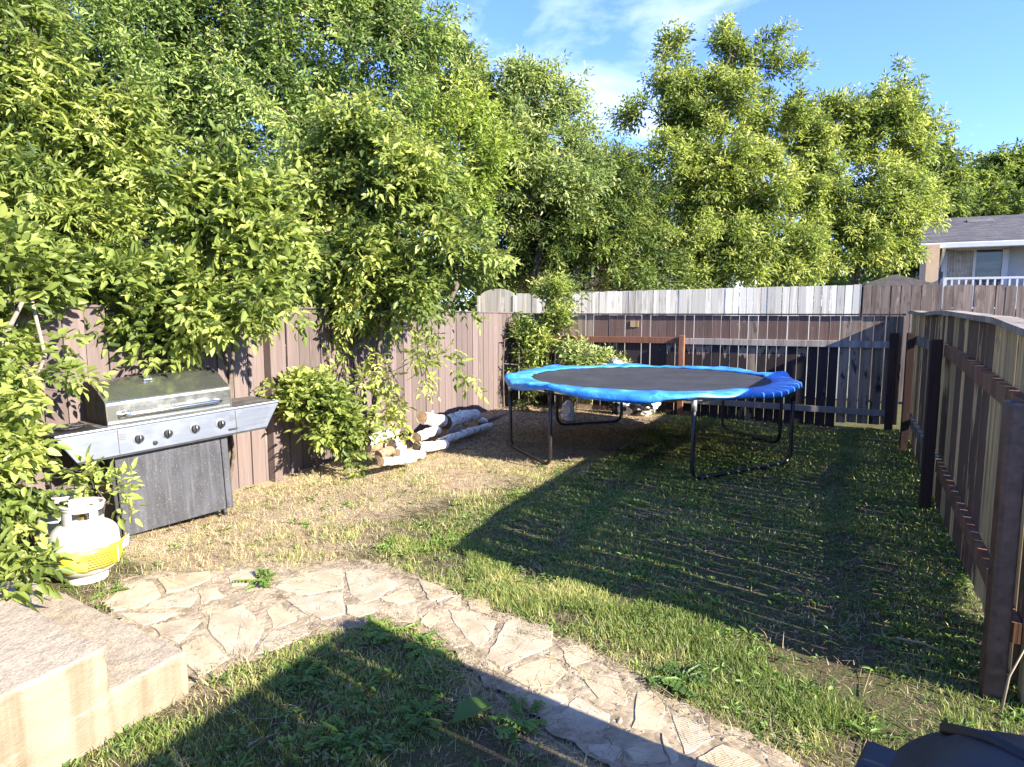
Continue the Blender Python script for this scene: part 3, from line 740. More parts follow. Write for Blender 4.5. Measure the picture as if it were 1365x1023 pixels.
m = MB(); yz_prism(-.435, .45, lp, m); lid = fixn(m.build('lid', 'lid', g, bevel=.004))
for x0, x1 in ((-.441, -.433), (.448, .456)):
    m = MB(); yz_prism(x0, x1, [(y * 1.0 - .003, z + .004) for y, z in lp], m); fixn(m.build('end_cap', 'grill_dust', lid))
hb = MB(); hb.tube([(-.35, -.03, .925), (-.34, -.07, .932), (-.30, -.085, .935), (.30, -.085, .935), (.34, -.07, .932), (.35, -.03, .925)], .0155, 12)
hd = hb.build('handle', 'chrome', lid, smooth=True)
for x in (-.325, .325): MB().box((x * 1.075, -.028, .925), (.034, .036, .036)).build('handle_bracket', 'chrome', lid, bevel=.008)
e = MB(); e.lathe([(0, .014), (.020, .014), (.026, .006), (.027, 0)], (-.07, .215, 1.135), 20); e.box((-.07, .20, 1.14), (.06, .014, .012), 0, 0, .5, .35)
e.build('thermometer', 'chrome', lid, bevel=.002)
m = MB(); m.box((0, .22, .853), (1.0, .46, .02)); m.build('firebox_rim', 'grill_dust', g, bevel=.004)
m = MB()
q = [(-.665, .655), (.715, .655), (.836, .845), (-.775, .845)]
m.add([(x, -.062, z) for x, z in q] + [(x, -.040, z) for x, z in q], [(0, 1, 2, 3), (7, 6, 5, 4), (1, 0, 4, 5), (2, 1, 5, 6), (3, 2, 6, 7), (0, 3, 7, 4)])
pn = m.build('control_panel', 'steel', g, bevel=.004)
m = MB(); m.box((.03, -.045, .853), (1.615, .05, .022)); m.build('front_ledge', 'steel', pn, bevel=.008)
m = MB(); m.box((.025, -.055, .651), (1.37, .03, .010)); m.build('lower_edge', 'grill_black', pn)
for x in (-.40, .455): MB().box((x, -.0645, .748), (.004, .004, .178)).build('panel_seam', 'grill_dust', pn)
for x in (-.268, -.069, .131, .331):
    k = MB(); n = 24
    for r0, y0, r1, y1, mt in ((.040, -.062, .040, -.066, 0), (.040, -.066, .030, -.067, 0), (.030, -.066, .027, -.088, 1), (.027, -.088, .0, -.091, 1)):
        vs = [(x + r * math.cos(2 * PI * j / n), y, .752 + r * math.sin(2 * PI * j / n)) for r, y in ((r0, y0), (r1, y1)) for j in range(n)]
        k.add(vs, [(j, (j + 1) % n, n + (j + 1) % n, n + j) for j in range(n)], mt)
    k.box((x, -.094, .752), (.012, .014, .05), 0, 1); k.box((x, -.0995, .765), (.004, .004, .02), 0, 2)
    fixn(k.build('knob', ['steel', 'knob', 'label_white'], pn))
k = MB(); n = 18
vs = [(-.162 + r * math.cos(2 * PI * j / n), y, .698 + r * math.sin(2 * PI * j / n)) for r, y in ((.017, -.062), (.015, -.074), (0, -.076)) for j in range(n)]
k.add(vs, [(a + j, a + (j + 1) % n, a + n + (j + 1) % n, a + n + j) for a in (0, n) for j in range(n)]); fixn(k.build('ignition_button', 'knob', pn))
for x in (-.37, .425):                     # small printed marks on the panel
    m = MB()
    for j in range(4): m.box((x, -.0635, .80 - j * .012), (.05 - .012 * (j % 2), .002, .003))
    m.build('printed_mark', 'grill_dust', pn)
m = MB(); m.box((.425, -.0635, .690), (.075, .003, .016)); m.build('name_strip', 'grill_black', pn)
for x0, x1, mt, nm in ((-.79, -.455, 'grill_black', 'black side shelf'), (.465, .845, 'grill_dust', 'dusty side shelf')):
    m = MB(); m.box(((x0 + x1) / 2, .19, .835), (x1 - x0, .46, .045)); s = m.build('side_shelf', mt, g, bevel=.012, seg=3); s['label'] = nm
m = MB(); m.tube([(-.62 + .085 * math.cos(a), .16 + .085 * math.sin(a), .872) for a in np.linspace(0, 2 * PI, 20, endpoint=False)], .007, 6, closed=True)
for a in range(4): m.tube([(-.62 + .10 * math.cos(a * PI / 4), .16 + .10 * math.sin(a * PI / 4), .875), (-.62 - .10 * math.cos(a * PI / 4), .16 - .10 * math.sin(a * PI / 4), .875)], .005, 6)
m.build('side_burner', 'grill_black', g)
m = MB(); m.box((-.03, .235, .345), (.83, .42, .62)); cb = m.build('cart', 'grill_black', g, bevel=.006)
m = MB(); m.box((-.04, .008, .345), (.76, .022, .615)); m.build('door', 'cart', cb, bevel=.006)
m = MB(); m.box((.372, .010, .345), (.055, .026, .615)); m.build('corner_post', 'cart', cb, bevel=.006)
m = MB(); m.box((-.405, .235, .62), (.02, .40, .06)); m.build('side_brace', 'grill_black', cb)
for x in (-.37, .34):
    for y in (.05, .40):
        w = MB(); w.lathe([(0, -.014), (.028, -.014), (.032, -.008), (.032, .008), (.028, .014), (0, .014)], (0, 0, 0), 16)
        w.v = [(x + z, y + yy, .005 + xx) for xx, yy, z in w.v]; w.build('caster', 'grill_black', g, smooth=False)

# ------------------------------------------------------------------ propane tanks
def tank(loc, rz, label, sc=1.):
    t = thing('propane_tank', label, 'gas bottle', loc, (0, 0, rz), 'propane tanks beside the barbecue'); t.scale = (sc * 1.03, sc * 1.03, sc * .94)
    R = .165
    prof_ = [(0, .05)] + [(R * math.sin(a) ** .8, .14 - .09 * math.cos(a)) for a in np.linspace(.15, PI / 2, 7)] + [(R, .2), (R, .27)] + [(R * math.cos(a) ** .75, .28 + .10 * math.sin(a)) for a in np.linspace(.1, PI / 2 - .05, 9)] + [(0, .381)]
    MB().lathe(prof_, (0, 0, 0), 40).build('body', 'tank', t, smooth=True)
    MB().lathe([(.092, .02), (.102, .02), (.098, .075), (.088, .075), (.092, .02)], (0, 0, 0), 32).build('foot_ring', 'tank', t)
    MB().lathe([(R + .0006, .2255), (R + .003, .228), (R + .003, .236), (R + .0006, .2385)], (0, 0, 0), 40).build('weld_seam', 'tank', t, smooth=True)
    c = MB(); rc = .098            # collar with two hand holes, open at the valve side
    a0, a1 = math.radians(-150), math.radians(150); n = 60; zl = [.355, .385, .402, .445, .462, .478]
    hole = lambda a: any(abs(a - h) < .42 for h in (math.radians(-75), math.radians(75), 0))
    for s, r in ((1, rc), (-1, rc - .006)):
        for k in range(n):
            b0, b1 = a0 + (a1 - a0) * k / n, a0 + (a1 - a0) * (k + 1) / n
            for j in range(5):
                if j in (2,) and hole((b0 + b1) / 2): continue
                p = [(r * (1 + .06 * (zz > .46)) * math.cos(b), r * (1 + .06 * (zz > .46)) * math.sin(b), zz) for b, zz in ((b0, zl[j]), (b1, zl[j]), (b1, zl[j + 1]), (b0, zl[j + 1]))]
                c.add(p, [(0, 1, 2, 3)[::s]])
    col_ = c.build('collar', 'tank', t)
    md = col_.modifiers.new('weld', 'WELD'); md.merge_threshold = .0005
    MB().tube([(rc * 1.05 * math.cos(a), rc * 1.05 * math.sin(a), .480) for a in np.linspace(a0, a1, 40)], .007, 8).build('collar_rim', 'tank', col_, smooth=True)
    v = MB(); v.lathe([(0, .37), (.022, .37), (.022, .405), (.014, .41), (.014, .435), (0, .435)], (0, 0, 0), 16); v.tube([(0, 0, .42), (-.045, 0, .42)], .012, 10)
    v.build('valve', 'brass', t); MB().lathe([(.0, .452), (.026, .452), (.028, .438), (.024, .434), (0, .434)], (0, 0, 0), 14).build('valve_wheel', 'grill_black', t)
    b0, b1 = math.radians(-120), math.radians(40); n = 30; L = MB(); ring = []
    rl = random.Random(5)
    for k in range(n + 1):
        a = b0 + (b1 - b0) * k / n; fl = .012 * (k > n - 9) * (k - n + 9) / 3 + .002; wv = .004 * math.sin(k * 1.1)
        ring.append((a, fl, wv))
    vs = [((R + .0025 + fl * f) * math.cos(a), (R + .0025 + fl * f) * math.sin(a), z + wv) for a, fl, wv in ring for z, f in ((.118, 0.), (.16, .2), (.21, .6), (.243, 1.))]
    L.add(vs, [(4 * k + j, 4 * k + 4 + j, 4 * k + 5 + j, 4 * k + 1 + j) for k in range(n) for j in range(3)])
    lb = L.build('warning_label', 'tank_label', t, smooth=True)
    sd = lb.modifiers.new('thick', 'SOLIDIFY'); sd.thickness = .0015; sd.offset = 1
    P_ = lambda a, z: ((R + .0105) * math.cos(a), (R + .0105) * math.sin(a), z)
    def mark(a0_, a1_, z0, z1, mt, nm):
        q = MB(); n_ = 8; vs = [P_(a0_ + (a1_ - a0_) * k / n_, z) for k in range(n_ + 1) for z in (z0, z1)]
        q.add(vs, [(2 * k, 2 * k + 2, 2 * k + 3, 2 * k + 1) for k in range(n_)]); return q
    ink = MB()
    for j in range(6):
        q = mark(-1.15, -.25 - .2 * rl.random(), .124 + j * .015, .130 + j * .015, 'x', 'x'); ink.add(q.v, q.f)
    ink.build('printed_lines', 'label_ink', lb)
    mark(-1.42, -1.32, .178, .192, 'x', 'x').build('hazard_mark', 'label_red', lb)
    mark(-.22, -.16, .12, .225, 'x', 'x').build('label_fold', 'label_white', lb)
    # torn strip curling off
    s = MB(); n = 12
    vs = [((R + .006 + .05 * (k / n) ** 2) * math.cos(-.1 + .75 * k / n), (R + .006 + .05 * (k / n) ** 2) * math.sin(-.1 + .75 * k / n), .215 - .02 * k / n + dz * (1 + .8 * k / n)) for k in range(n + 1) for dz in (-.022, .022)]
    s.add(vs, [(2 * k, 2 * k + 2, 2 * k + 3, 2 * k + 1) for k in range(n)]); o_ = s.build('torn_strip', 'label_white', lb, smooth=True)
    sd = o_.modifiers.new('thick', 'SOLIDIFY'); sd.thickness = .001
    return t
tank((-4.16, 2.375, -.012), math.radians(38), 'front white propane tank with a torn yellow label, by the steps', 1.12)
tank((-4.50, 2.47, .0), math.radians(15), 'rear white propane tank half hidden by leaves behind another tank', 1.08)

# ------------------------------------------------------------------ trampoline
TC = Vector((-2.03, 7.92, 0)); TR = 1.69; TZ = .845
t = thing('trampoline', 'round trampoline with a black mat, blue pad and black tube legs', 'trampoline', TC)
m = MB(); nr = 10; n = 96
vs = [(r * math.cos(2 * PI * k / n), r * math.sin(2 * PI * k / n), TZ + .02 - .035 * (1 - (r / 1.53) ** 2)) for r in np.linspace(.02, 1.53, nr) for k in range(n)]
m.add(vs, [(i_ * n + k, (i_ + 1) * n + k, (i_ + 1) * n + (k + 1) % n, i_ * n + (k + 1) % n) for i_ in range(nr - 1) for k in range(n)][::1] + [tuple(range(n))])
o = fixn(m.build('jumping_mat', 'mat_black', t, smooth=True)); sd = o.modifiers.new('thick', 'SOLIDIFY'); sd.thickness = .004
MB().tube([(TR * math.cos(a), TR * math.sin(a), TZ - .015) for a in np.linspace(0, 2 * PI, 72, endpoint=False)], .022, 10, closed=True).build('frame_ring', 'tube_zinc', t, smooth=True)
sp_ = MB()
for k in range(72):
    a = 2 * PI * k / 72; sp_.tube([(1.53 * math.cos(a), 1.53 * math.sin(a), TZ + .012), (1.675 * math.cos(a), 1.675 * math.sin(a), TZ - .01)], .009, 6)
o = sp_.build('springs', 'tube_zinc', t); o['kind'] = 'stuff'
LEGS = [(209, 248), (300, 352), (28, 66), (117, 153)]
allang = [a for p in LEGS for a in p]
n = 288; rr_ = np.random.default_rng(8)
def smooth_noise(k, seed):
    q = np.random.default_rng(seed).normal(size=k); x_ = np.arange(n) / n * k; i0 = x_.astype(int); f_ = x_ - i0; f_ = f_ * f_ * (3 - 2 * f_)
    return q[i0 % k] * (1 - f_) + q[(i0 + 1) % k] * f_
w1, w2, w3 = smooth_noise(14, 1), smooth_noise(46, 2), smooth_noise(110, 3)
vs = []
for k in range(n):
    a = 360 * k / n; dmin = min(abs((a - b + 180) % 360 - 180) for b in allang); free = min(1, dmin / 14); near = 1 - free
    dr = .020 + .065 * free * (.5 + .5 * np.clip(w1[k] + .3, -1, 1.3)); ro = 1.735 + .012 * w1[k] + .015 * near
    fold = .011 * w2[k] + .006 * w3[k]; rise = .030 * near
    for r, z in ((1.425 + .014 * w1[k] + .006 * w3[k], .010 + .003 * w3[k]), (1.48, .020 + .3 * fold), (1.56, .021 + .6 * fold), (1.66, .017 + fold + rise * .5), (1.715, .010 + fold + rise), (ro, .004 + .9 * fold + rise), (ro + .008, -.012 + .7 * fold + rise * .6), (ro + .010, -dr * .5 + .5 * fold), (ro + .004 + .008 * w3[k], -dr + .5 * fold + rise * .5)):
        vs.append((r * math.cos(math.radians(a)), r * math.sin(math.radians(a)), TZ + z + .014))
m = MB(); kk = 9
m.add(vs, [(i_ * kk + j, i_ * kk + j + 1, ((i_ + 1) % n) * kk + j + 1, ((i_ + 1) % n) * kk + j) for i_ in range(n) for j in range(kk - 1)])
o = fixn(m.build('safety_pad', ['pad', 'pad_under'], t, smooth=True)); sd = o.modifiers.new('thick', 'SOLIDIFY'); sd.thickness = .008; sd.offset = -1
for a, b in LEGS:
    pa, pb = (Vector((TR * math.cos(math.radians(q)), TR * math.sin(math.radians(q)), 0)) for q in (a, b)); d = (pb - pa); L_ = d.length; d.normalize(); r = .13
    pts = [pa + Vector((0, 0, TZ - .03)), pa + Vector((0, 0, .4)), pa + Vector((0, 0, .022 + r))]
    pts += [pa + d * (r - r * math.cos(q)) + Vector((0, 0, .022 + r - r * math.sin(q))) for q in np.linspace(.25, PI / 2, 6)]
    pts += [pb - d * (r - r * math.cos(q)) + Vector((0, 0, .022 + r - r * math.sin(q))) for q in np.linspace(PI / 2, .25, 6)]
    pts += [pb + Vector((0, 0, .022 + r)), pb + Vector((0, 0, .4)), pb + Vector((0, 0, TZ - .03))]
    lg = MB().tube(pts, .0215, 10).build('leg', 'tube_black', t, smooth=True)
    for p in (pa, pb):
        s = MB(); s.tube([p + Vector((0, 0, TZ - .14)), p + Vector((0, 0, TZ - .015))], .027, 10)
        tt = Vector((-p.y, p.x, 0)).normalized(); s.tube([p - tt * .07 + Vector((0, 0, TZ - .015)), p + tt * .07 + Vector((0, 0, TZ - .015))], .027, 10)
        s.build('leg_socket', 'tube_zinc' if p is pa else 'tube_black', lg, smooth=True)

# ------------------------------------------------------------------ birch logs
c8 = lambda x, y: (480 + x / 6.2, 530 + y / 6.2)
LOGS = [((690, 205), (955, 150), -4.45, .092, 'birch', 'thickest birch log, black flecked, lying on top of the pile'),
        ((500, 168), (690, 192), -4.43, .080, 'birch', 'bright white log on top, left of the thickest flecked log'),
        ((620, 372), (1075, 296), -4.25, .052, 'birch', 'long curved birch log with a dark cut end at the pile side near the trampoline'),
        ((70, 362), (300, 275), -4.28, .058, 'birch', 'slanting white log at the fence end by the tree trunk'),
        ((440, 332), (640, 272), -4.40, .062, 'birch', 'white log resting in the middle of the pile under the bright top log'),
        ((690, 278), (830, 268), -4.50, .050, 'birch', 'short shaded log wedged beneath the thickest log'),
        ((150, 530), (440, 508), -4.00, .045, 'birch', 'thin white log lying on the soil in front of the pile'),
        ((60, 418), (210, 396), -4.30, .050, 'log_brown', 'split brown log under the slanting white one'),
        ((470, 405), (705, 408), -4.12, .060, 'birch', 'white log low in the pile with a brown cut end'),
        ((240, 395), (345, 420), -4.18, .064, 'birch', 'stubby birch chunk lying between the low logs'),
        ((1000, 240), (1195, 188), -4.55, .034, 'log_brown', 'brown peeled branch sticking out toward the trampoline'),
        ((960, 195), (1035, 225), -4.50, .045, 'birch', 'small knobby birch stub behind the thickest log'),
        ((330, 470), (520, 478), -4.05, .050, 'birch', 'white log half buried in leaves at the foot of the pile'),
        ((150, 480), (270, 440), -4.15, .052, 'log_brown', 'dark brown log end poking out below the slanting log')]
rl = random.Random(2)
for (p0, p1, X, r, mt, lab) in LOGS:
    a = Vector(gx(*c8(*p0), X)); b = Vector(gx(*c8(*p1), X)); a.z = max(a.z, r + .02); b.z = max(b.z, r + .02)
    r *= .96; d = (b - a).normalized(); a.x += rl.uniform(-.05, .05); m_ = 14; pts, rad = [], []; bend = Vector((0, 0, 1)) * rl.uniform(-.012, .02)
    for k in range(m_ + 1):
        q = k / m_; pts.append(a + (b - a) * q + bend * math.sin(PI * q) + Vector((rl.uniform(-.006, .006), rl.uniform(-.006, .006), rl.uniform(-.006, .006)))); rad.append(r * (1.04 - .1 * q + rl.uniform(-.07, .07)))
    t = thing('birch_log', lab, 'log', tuple(a), group='birch logs in the firewood pile')
    mb = MB().tube(pts, rad, 16, caps=False)
    mb.build('bark', mt, t, smooth=True, world=True)
    for e_, dd, q in ((a, -1, 0), (b, 1, m_)):
        w = MB(); u = d.cross(Vector((0, 0, 1))).normalized(); v_ = u.cross(d)
        vs = [pts[q] + d * dd * .004] + [pts[q] + (u * math.cos(2 * PI * k / 16) + v_ * math.sin(2 * PI * k / 16)) * rad[q] * .985 + d * dd * .001 for k in range(16)]
        w.add(vs, [(0, k + 1, (k + 1) % 16 + 1)[::dd] for k in range(16)]); w.build('cut_end', 'cut_dark' if rl.random() < .5 else 'cut_wood', t, world=True)
    if r > .06:
        w = MB(); q = pts[5]; w.tube([q, q + Vector((.03, .02, r + .03))], [.016, .010], 8); w.build('branch_stub', mt, t, world=True)

# ------------------------------------------------------------------ bags and heaps at the back
def crumple(name, label, cat_, c, size, mats, seed, amp=.22, group=None, sub=4):
    bm = bmesh.new(); bmesh.ops.create_icosphere(bm, subdivisions=sub, radius=1); r = np.random.default_rng(seed); off = r.uniform(0, 60, 3)
    from mathutils import noise as mn
    for v in bm.verts:
        p = v.co.copy(); q = mn.noise(p * 1.6 + Vector(off)) * .6 + abs(mn.noise(p * 3.4 + Vector(off))) * .7 - .2 + mn.noise(p * 8 + Vector(off)) * .18
        v.co = p * (1 + amp * 2 * q); v.co = Vector((v.co.x * size[0], v.co.y * size[1], max(v.co.z * size[2], -size[2] * .8)))
    zmin = min(v.co.z for v in bm.verts)
    for v in bm.verts: v.co.z -= zmin
    me = bpy.data.meshes.new(name); bm.to_mesh(me)
    for m_ in mats: me.materials.append(M[m_])
    if len(mats) > 1:
        for p in me.polygons:
            p.material_index = 1 if mn.noise(Vector(p.center) * 7 + Vector(off)) > .08 else 0
    at = me.attributes.new('tone', 'FLOAT', 'POINT'); bm.free()
    for p in me.polygons: p.use_smooth = False
    o = bpy.data.objects.new(name, me); COL.objects.link(o); o.location = c
    return tag(o, label, cat_, group)
p = gz(757, 563); crumple('plastic_bag', 'white crumpled bag on the bare soil under the trampoline', 'bag', (p[0], p[1], .0), (.10, .08, .17), ['bag_white'], 3, .3)
p = gz(838, 562); crumple('plastic_sheet', 'crumpled black and white plastic sheet at the foot of the dark fence', 'plastic sheet', (p[0] - .05, 10.08, .02), (.36, .18, .18), ['bag_white', 'bag_black'], 9, .3)
p = gz(798, 568); crumple('plastic_bag', 'black stuffed bag beside the black and white plastic sheet', 'bag', (p[0], 10.12, .01), (.17, .15, .21), ['bag_black'], 12, .25)
p = gy(822, 480, 10.1)
crumple('sack_heap', 'grey dusty sack heap topped with dry twigs, showing above the trampoline', 'sack', (p[0], 10.12, .40), (.26, .16, .28), ['sheet_grey'], 15, .22)

# ------------------------------------------------------------------ bin
bc = Vector((.47, 1.50, 0)); bz = .705
t = thing('garbage_bin', 'dark navy plastic garbage bin with a lid, near the gateway', 'bin', bc, (0, 0, math.radians(-45)))
MB().lathe([(0, .01), (.22, .01), (.235, .04), (.285, bz - .03), (.27, bz - .03), (.22, .05), (0, .05)], (0, 0, 0), 40).build('bin_body', 'bin', t, smooth=True)
m = MB(); m.lathe([(.315, bz - .055), (.325, bz - .05), (.325, bz - .015), (.312, bz), (.27, bz + .012), (.26, bz + .03), (.18, bz + .055), (.08, bz + .068), (.001, bz + .070)], (0, 0, 0), 96)
ld = fixn(m.build('lid', 'bin', t, smooth=True))
m = MB(); m.tube([(-.305, .04, bz + .008), (-.2, .04, bz + .052), (0, .04, bz + .069), (.2, .04, bz + .052), (.305, .04, bz + .008)], .016, 8)
m.build('lid_rib', 'bin_dark', ld, smooth=True)
m = MB(); m.box((-.272, -.165, bz - .018), (.12, .12, .03), .545); m.build('side_handle', 'bin', ld, bevel=.014, seg=3)
m = MB(); m.box((.272, .165, bz - .018), (.12, .12, .03), .545); m.build('side_handle', 'bin', ld, bevel=.014, seg=3)

# ------------------------------------------------------------------ buildings
HY = 24.0
x0 = gy(1248, 350, HY)[0]; zE = gy(1300, 327, HY)[2]; zR = gy(1320, 288, HY + 4.2)[2]; zD = gy(1300, 371, HY - 1.2)[2]
t = thing('bungalow', 'grey bungalow with a shingle roof, sliding door and white balcony rail', 'house', (x0 + 4, HY, 0))
W1 = x0 + 11
m = MB(); m.box(((x0 + W1) / 2, HY + 4.1, zE / 2), (W1 - x0, 8.0, zE)); m.build('wall', 'wall_grey', t, world=True)
m = MB(); m.box((x0 - .22, HY - .35, zE / 2 - .03), (.32, 1.6, zE)); m.build('side_wall', 'wall_tan', t, world=True)
m = MB(); e0 = x0 - .55
m.add([(e0, HY - .9, zE), (W1 + .5, HY - .9, zE), (W1 + .5, HY + 4.2, zR), (e0, HY + 4.2, zR), (e0, HY + 9, zE), (W1 + .5, HY + 9, zE),
       (e0, HY - .9, zE - .12), (W1 + .5, HY - .9, zE - .12), (W1 + .5, HY + 4.2, zR - .14), (e0, HY + 4.2, zR - .14), (e0, HY + 9, zE - .12), (W1 + .5, HY + 9, zE - .12)],
      [(0, 1, 2, 3), (3, 2, 5, 4), (7, 6, 9, 8), (8, 9, 10, 11), (0, 3, 9, 6), (3, 4, 10, 9), (2, 1, 7, 8), (5, 2, 8, 11), (1, 0, 6, 7), (4, 5, 11, 10)])
rf = m.build('roof', 'shingles', t, world=True)
m = MB(); m.box(((e0 + W1 + .5) / 2, HY - .96, zE - .06), (W1 + .5 - e0, .12, .16)); m.build('gutter', 'trim', rf, bevel=.02)
rf.children[0].data.transform(Matrix.Translation(-t.location))
c = gy(1306, 296, HY + 3.1); m = MB(); m.box((c[0] - t.location.x, c[1] - t.location.y, c[2] - .02), (.75, .35, .16), 0, 0, .5, .35); m.build('roof_vent', 'dark_board', rf, bevel=.02)
a = gy(1262, 332, HY); b = gy(1340, 332, HY); dz0 = zD - 1.1
m = MB(); fw_ = .15
m.box(((a[0] + b[0]) / 2, HY + .06, a[2] + .02), (b[0] - a[0] + .2, .10, fw_))
for x in (a[0] - .03, b[0] + .03): m.box((x, HY + .06, (a[2] + dz0) / 2), (fw_, .10, a[2] - dz0 - .06))
m.box(((a[0] + b[0]) / 2, HY + .05, (a[2] + dz0) / 2), (.07, .10, a[2] - dz0 - .06))
dr = m.build('sliding_door', 'trim', t, world=True)
xm = (a[0] + b[0]) / 2
for xa, xb, mt in ((a[0] + .02, xm - .04, 'curtain'), (xm + .04, b[0] - .02, 'glass')):
    m = MB(); m.box(((xa + xb) / 2 - t.location.x, HY + .075 - t.location.y, (a[2] + dz0) / 2 - .02), (xb - xa, .02, a[2] - dz0 - .1)); m.build('pane', 'glass', dr)
    if mt == 'curtain':
        m = MB(); n_ = 40; vs = [(xa + (xb - xa) * k / n_ - t.location.x, HY + .055 + .012 * math.sin(k * 1.4) - t.location.y, z) for k in range(n_ + 1) for z in (dz0 + .1, a[2] - .06)]
        m.add(vs, [(2 * k, 2 * k + 2, 2 * k + 3, 2 * k + 1) for k in range(n_)]); m.build('blind', 'curtain', dr)
xr0 = gy(1260, 371, HY - 1.2)[0]
m = MB(); m.box(((xr0 + W1) / 2, HY - 1.2, zD), (W1 - xr0, .05, .06)); m.box(((xr0 + W1) / 2, HY - 1.2, zD - .85), (W1 - xr0, .05, .05))
x = xr0
while x < W1: m.box((x, HY - 1.2, zD - .44), (.045, .04, .82)); x += .17
for x in np.arange(xr0, W1, 2.4): m.box((x, HY - 1.2, zD - .42), (.08, .08, .9))
m.build('balcony_rail', 'trim', t, world=True)
m = MB(); m.box(((x0 + W1) / 2, HY - .6, zD - 1.02), (W1 - x0 + .3, 1.3, .2)); m.build('balcony_floor', 'dark_board', t, world=True)
dx = gy(1252, 360, HY - .2)[0]
m = MB(); m.tube([(dx, HY - .95, zE - .12), (dx, HY - .7, zE - .35), (dx - .05, HY - .2, zE - .75), (dx - .05, HY - .2, .2)], .045, 8); m.build('downspout', 'trim', t, world=True)
lx = gy(1253, 366, HY)[0]; m = MB(); m.box((lx, HY + .03, zD + .15), (.14, .12, .22)); m.build('wall_lamp', 'dark_board', t, world=True, bevel=.02)
for x, w in ((xr0 + .9, .7), (xr0 + 2.6, .8), (xr0 + 4.2, .9)): MB().box((x, HY - .75, zD - .62), (w, .4, .5)).build('patio_cushion', 'blue_cloth', t, world=True, bevel=.05)

def gable_house(name, label, px0, px1, ptop, Y, depth, wallmat, pe):
    a = gy(px0, pe, Y); b = gy(px1, pe, Y); ze = a[2]; zr = gy((px0 + px1) / 2, ptop, Y + depth / 2)[2]
    t = thing(name, label, 'house', ((a[0] + b[0]) / 2, Y, 0)); w = b[0] - a[0]
    m = MB(); m.box(((a[0] + b[0]) / 2, Y + depth / 2, ze / 2), (w, depth, ze)); m.build('wall', wallmat, t, world=True)
    m = MB(); x0_, x1_ = a[0] - .4, b[0] + .4
    m.add([(x0_, Y - .5, ze), (x1_, Y - .5, ze), (x1_, Y + depth / 2, zr), (x0_, Y + depth / 2, zr), (x0_, Y + depth + .5, ze), (x1_, Y + depth + .5, ze)],
          [(0, 1, 2, 3), (3, 2, 5, 4), (0, 3, 4), (1, 5, 2), (0, 4, 5, 1)])
    m.build('roof', 'shingles', t, world=True)
    xw = a[0] + w * .55
    m = MB(); m.box((xw, Y - .02, ze * .66), (1.3, .08, 1.1)); f_ = m.build('window_frame', 'trim', t, world=True)
    m = MB(); m.box((xw - t.location.x, -.03, ze * .66), (1.14, .08, .94)); m.build('pane', 'glass', f_)
    return t
gable_house('blue_house', 'pale blue house glimpsed through the trees beyond the whitewashed fence', 893, 985, 205, 27, 8, 'wall_blue', 262)
gable_house('brown_house', 'added dark brown house behind the trees, darkening the understory', 690, 850, 250, 27, 7, 'wall_brown', 300)  # added backing: makes the understory dark and closes low sky gaps
# low tan roof by the house
c = gy(1195, 366, 20.5); t = thing('garden_shed', 'low garden shed with a tan roof beside the bungalow', 'shed', (c[0], 20.5, 0))
m = MB(); m.box((c[0], 21, c[2] / 2 - .2), (1.5, 1.4, c[2] - .1)); m.build('wall', 'wall_brown', t, world=True)
m = MB(); m.add([(c[0] - 1.0, 20.1, c[2] - .32), (c[0] + 1.0, 20.1, c[2] - .32), (c[0], 20.1, c[2] - .02), (c[0] - 1.0, 22, c[2] - .32), (c[0] + 1.0, 22, c[2] - .32), (c[0], 22, c[2] + .05)], [(0, 1, 2), (5, 4, 3), (0, 2, 5, 3), (2, 1, 4, 5), (1, 0, 3, 4)])
m.build('roof', 'roof_brown', t, world=True)
# shed with a white roof edge behind the brown fence
a = gx(352, 409, -6.6); b = gx(532, 409, -6.6)
t = thing('garden_shed', 'dark shed with a white roof edge behind the painted brown fence', 'shed', (-7.6, (a[1] + b[1]) / 2, 0))
m = MB(); m.box((-7.75, (a[1] + b[1]) / 2, .86), (2.1, b[1] - a[1] - .2, 1.70)); m.build('wall', 'wall_brown', t, world=True)
m = MB(); m.box((-7.7, (a[1] + b[1]) / 2, 1.76), (2.3, b[1] - a[1] + .1, .07), 0, 0, .5, 0, -.035); m.build('roof', 'white_roof', t, world=True, bevel=.02)
a = gx(393, 362, -9.4); t = thing('brown_house', 'brown neighbour house wall in deep shade behind the left trees', 'house', (-12, a[1], 0))
m = MB(); m.box((-15.5, 6.5, 1.35), (5, 14, 2.7)); m.build('wall', 'wall_brown', t, world=True)
m = MB(); m.add([(-12.5, -1, 2.7), (-12.5, 14, 2.7), (-15.5, 14, 4.0), (-15.5, -1, 4.0), (-18.6, 14, 2.7), (-18.6, -1, 2.7)], [(0, 1, 2, 3), (3, 2, 4, 5), (1, 4, 2), (0, 3, 5), (0, 5, 4, 1)]); m.build('roof', 'shingles', t, world=True)
# pergola post above the brown fence
p = gx(113, 400, -5.6); q = gx(112, 348, -5.6)
t = thing('timber_frame', 'thin brown timber post and beam rising behind the fence by the barbecue', 'timber frame', (p[0], p[1], 0))
MB().box((p[0], p[1], q[2] / 2), (.07, .07, q[2])).build('post', 'fence_brown', t, world=True, bevel=.004)
MB().box((p[0], p[1] - .5, q[2] + .04), (.06, 2.2, .08)).build('beam', 'fence_brown', t, world=True, bevel=.004)
# ------------------------------------------------------------------ trees and shrubs
def bp(px, d, z=0.):
    q = gd(px, 412, d); return (q[0], q[1], z)
def tp(px, py, d): return tuple(gd(px, py, d))
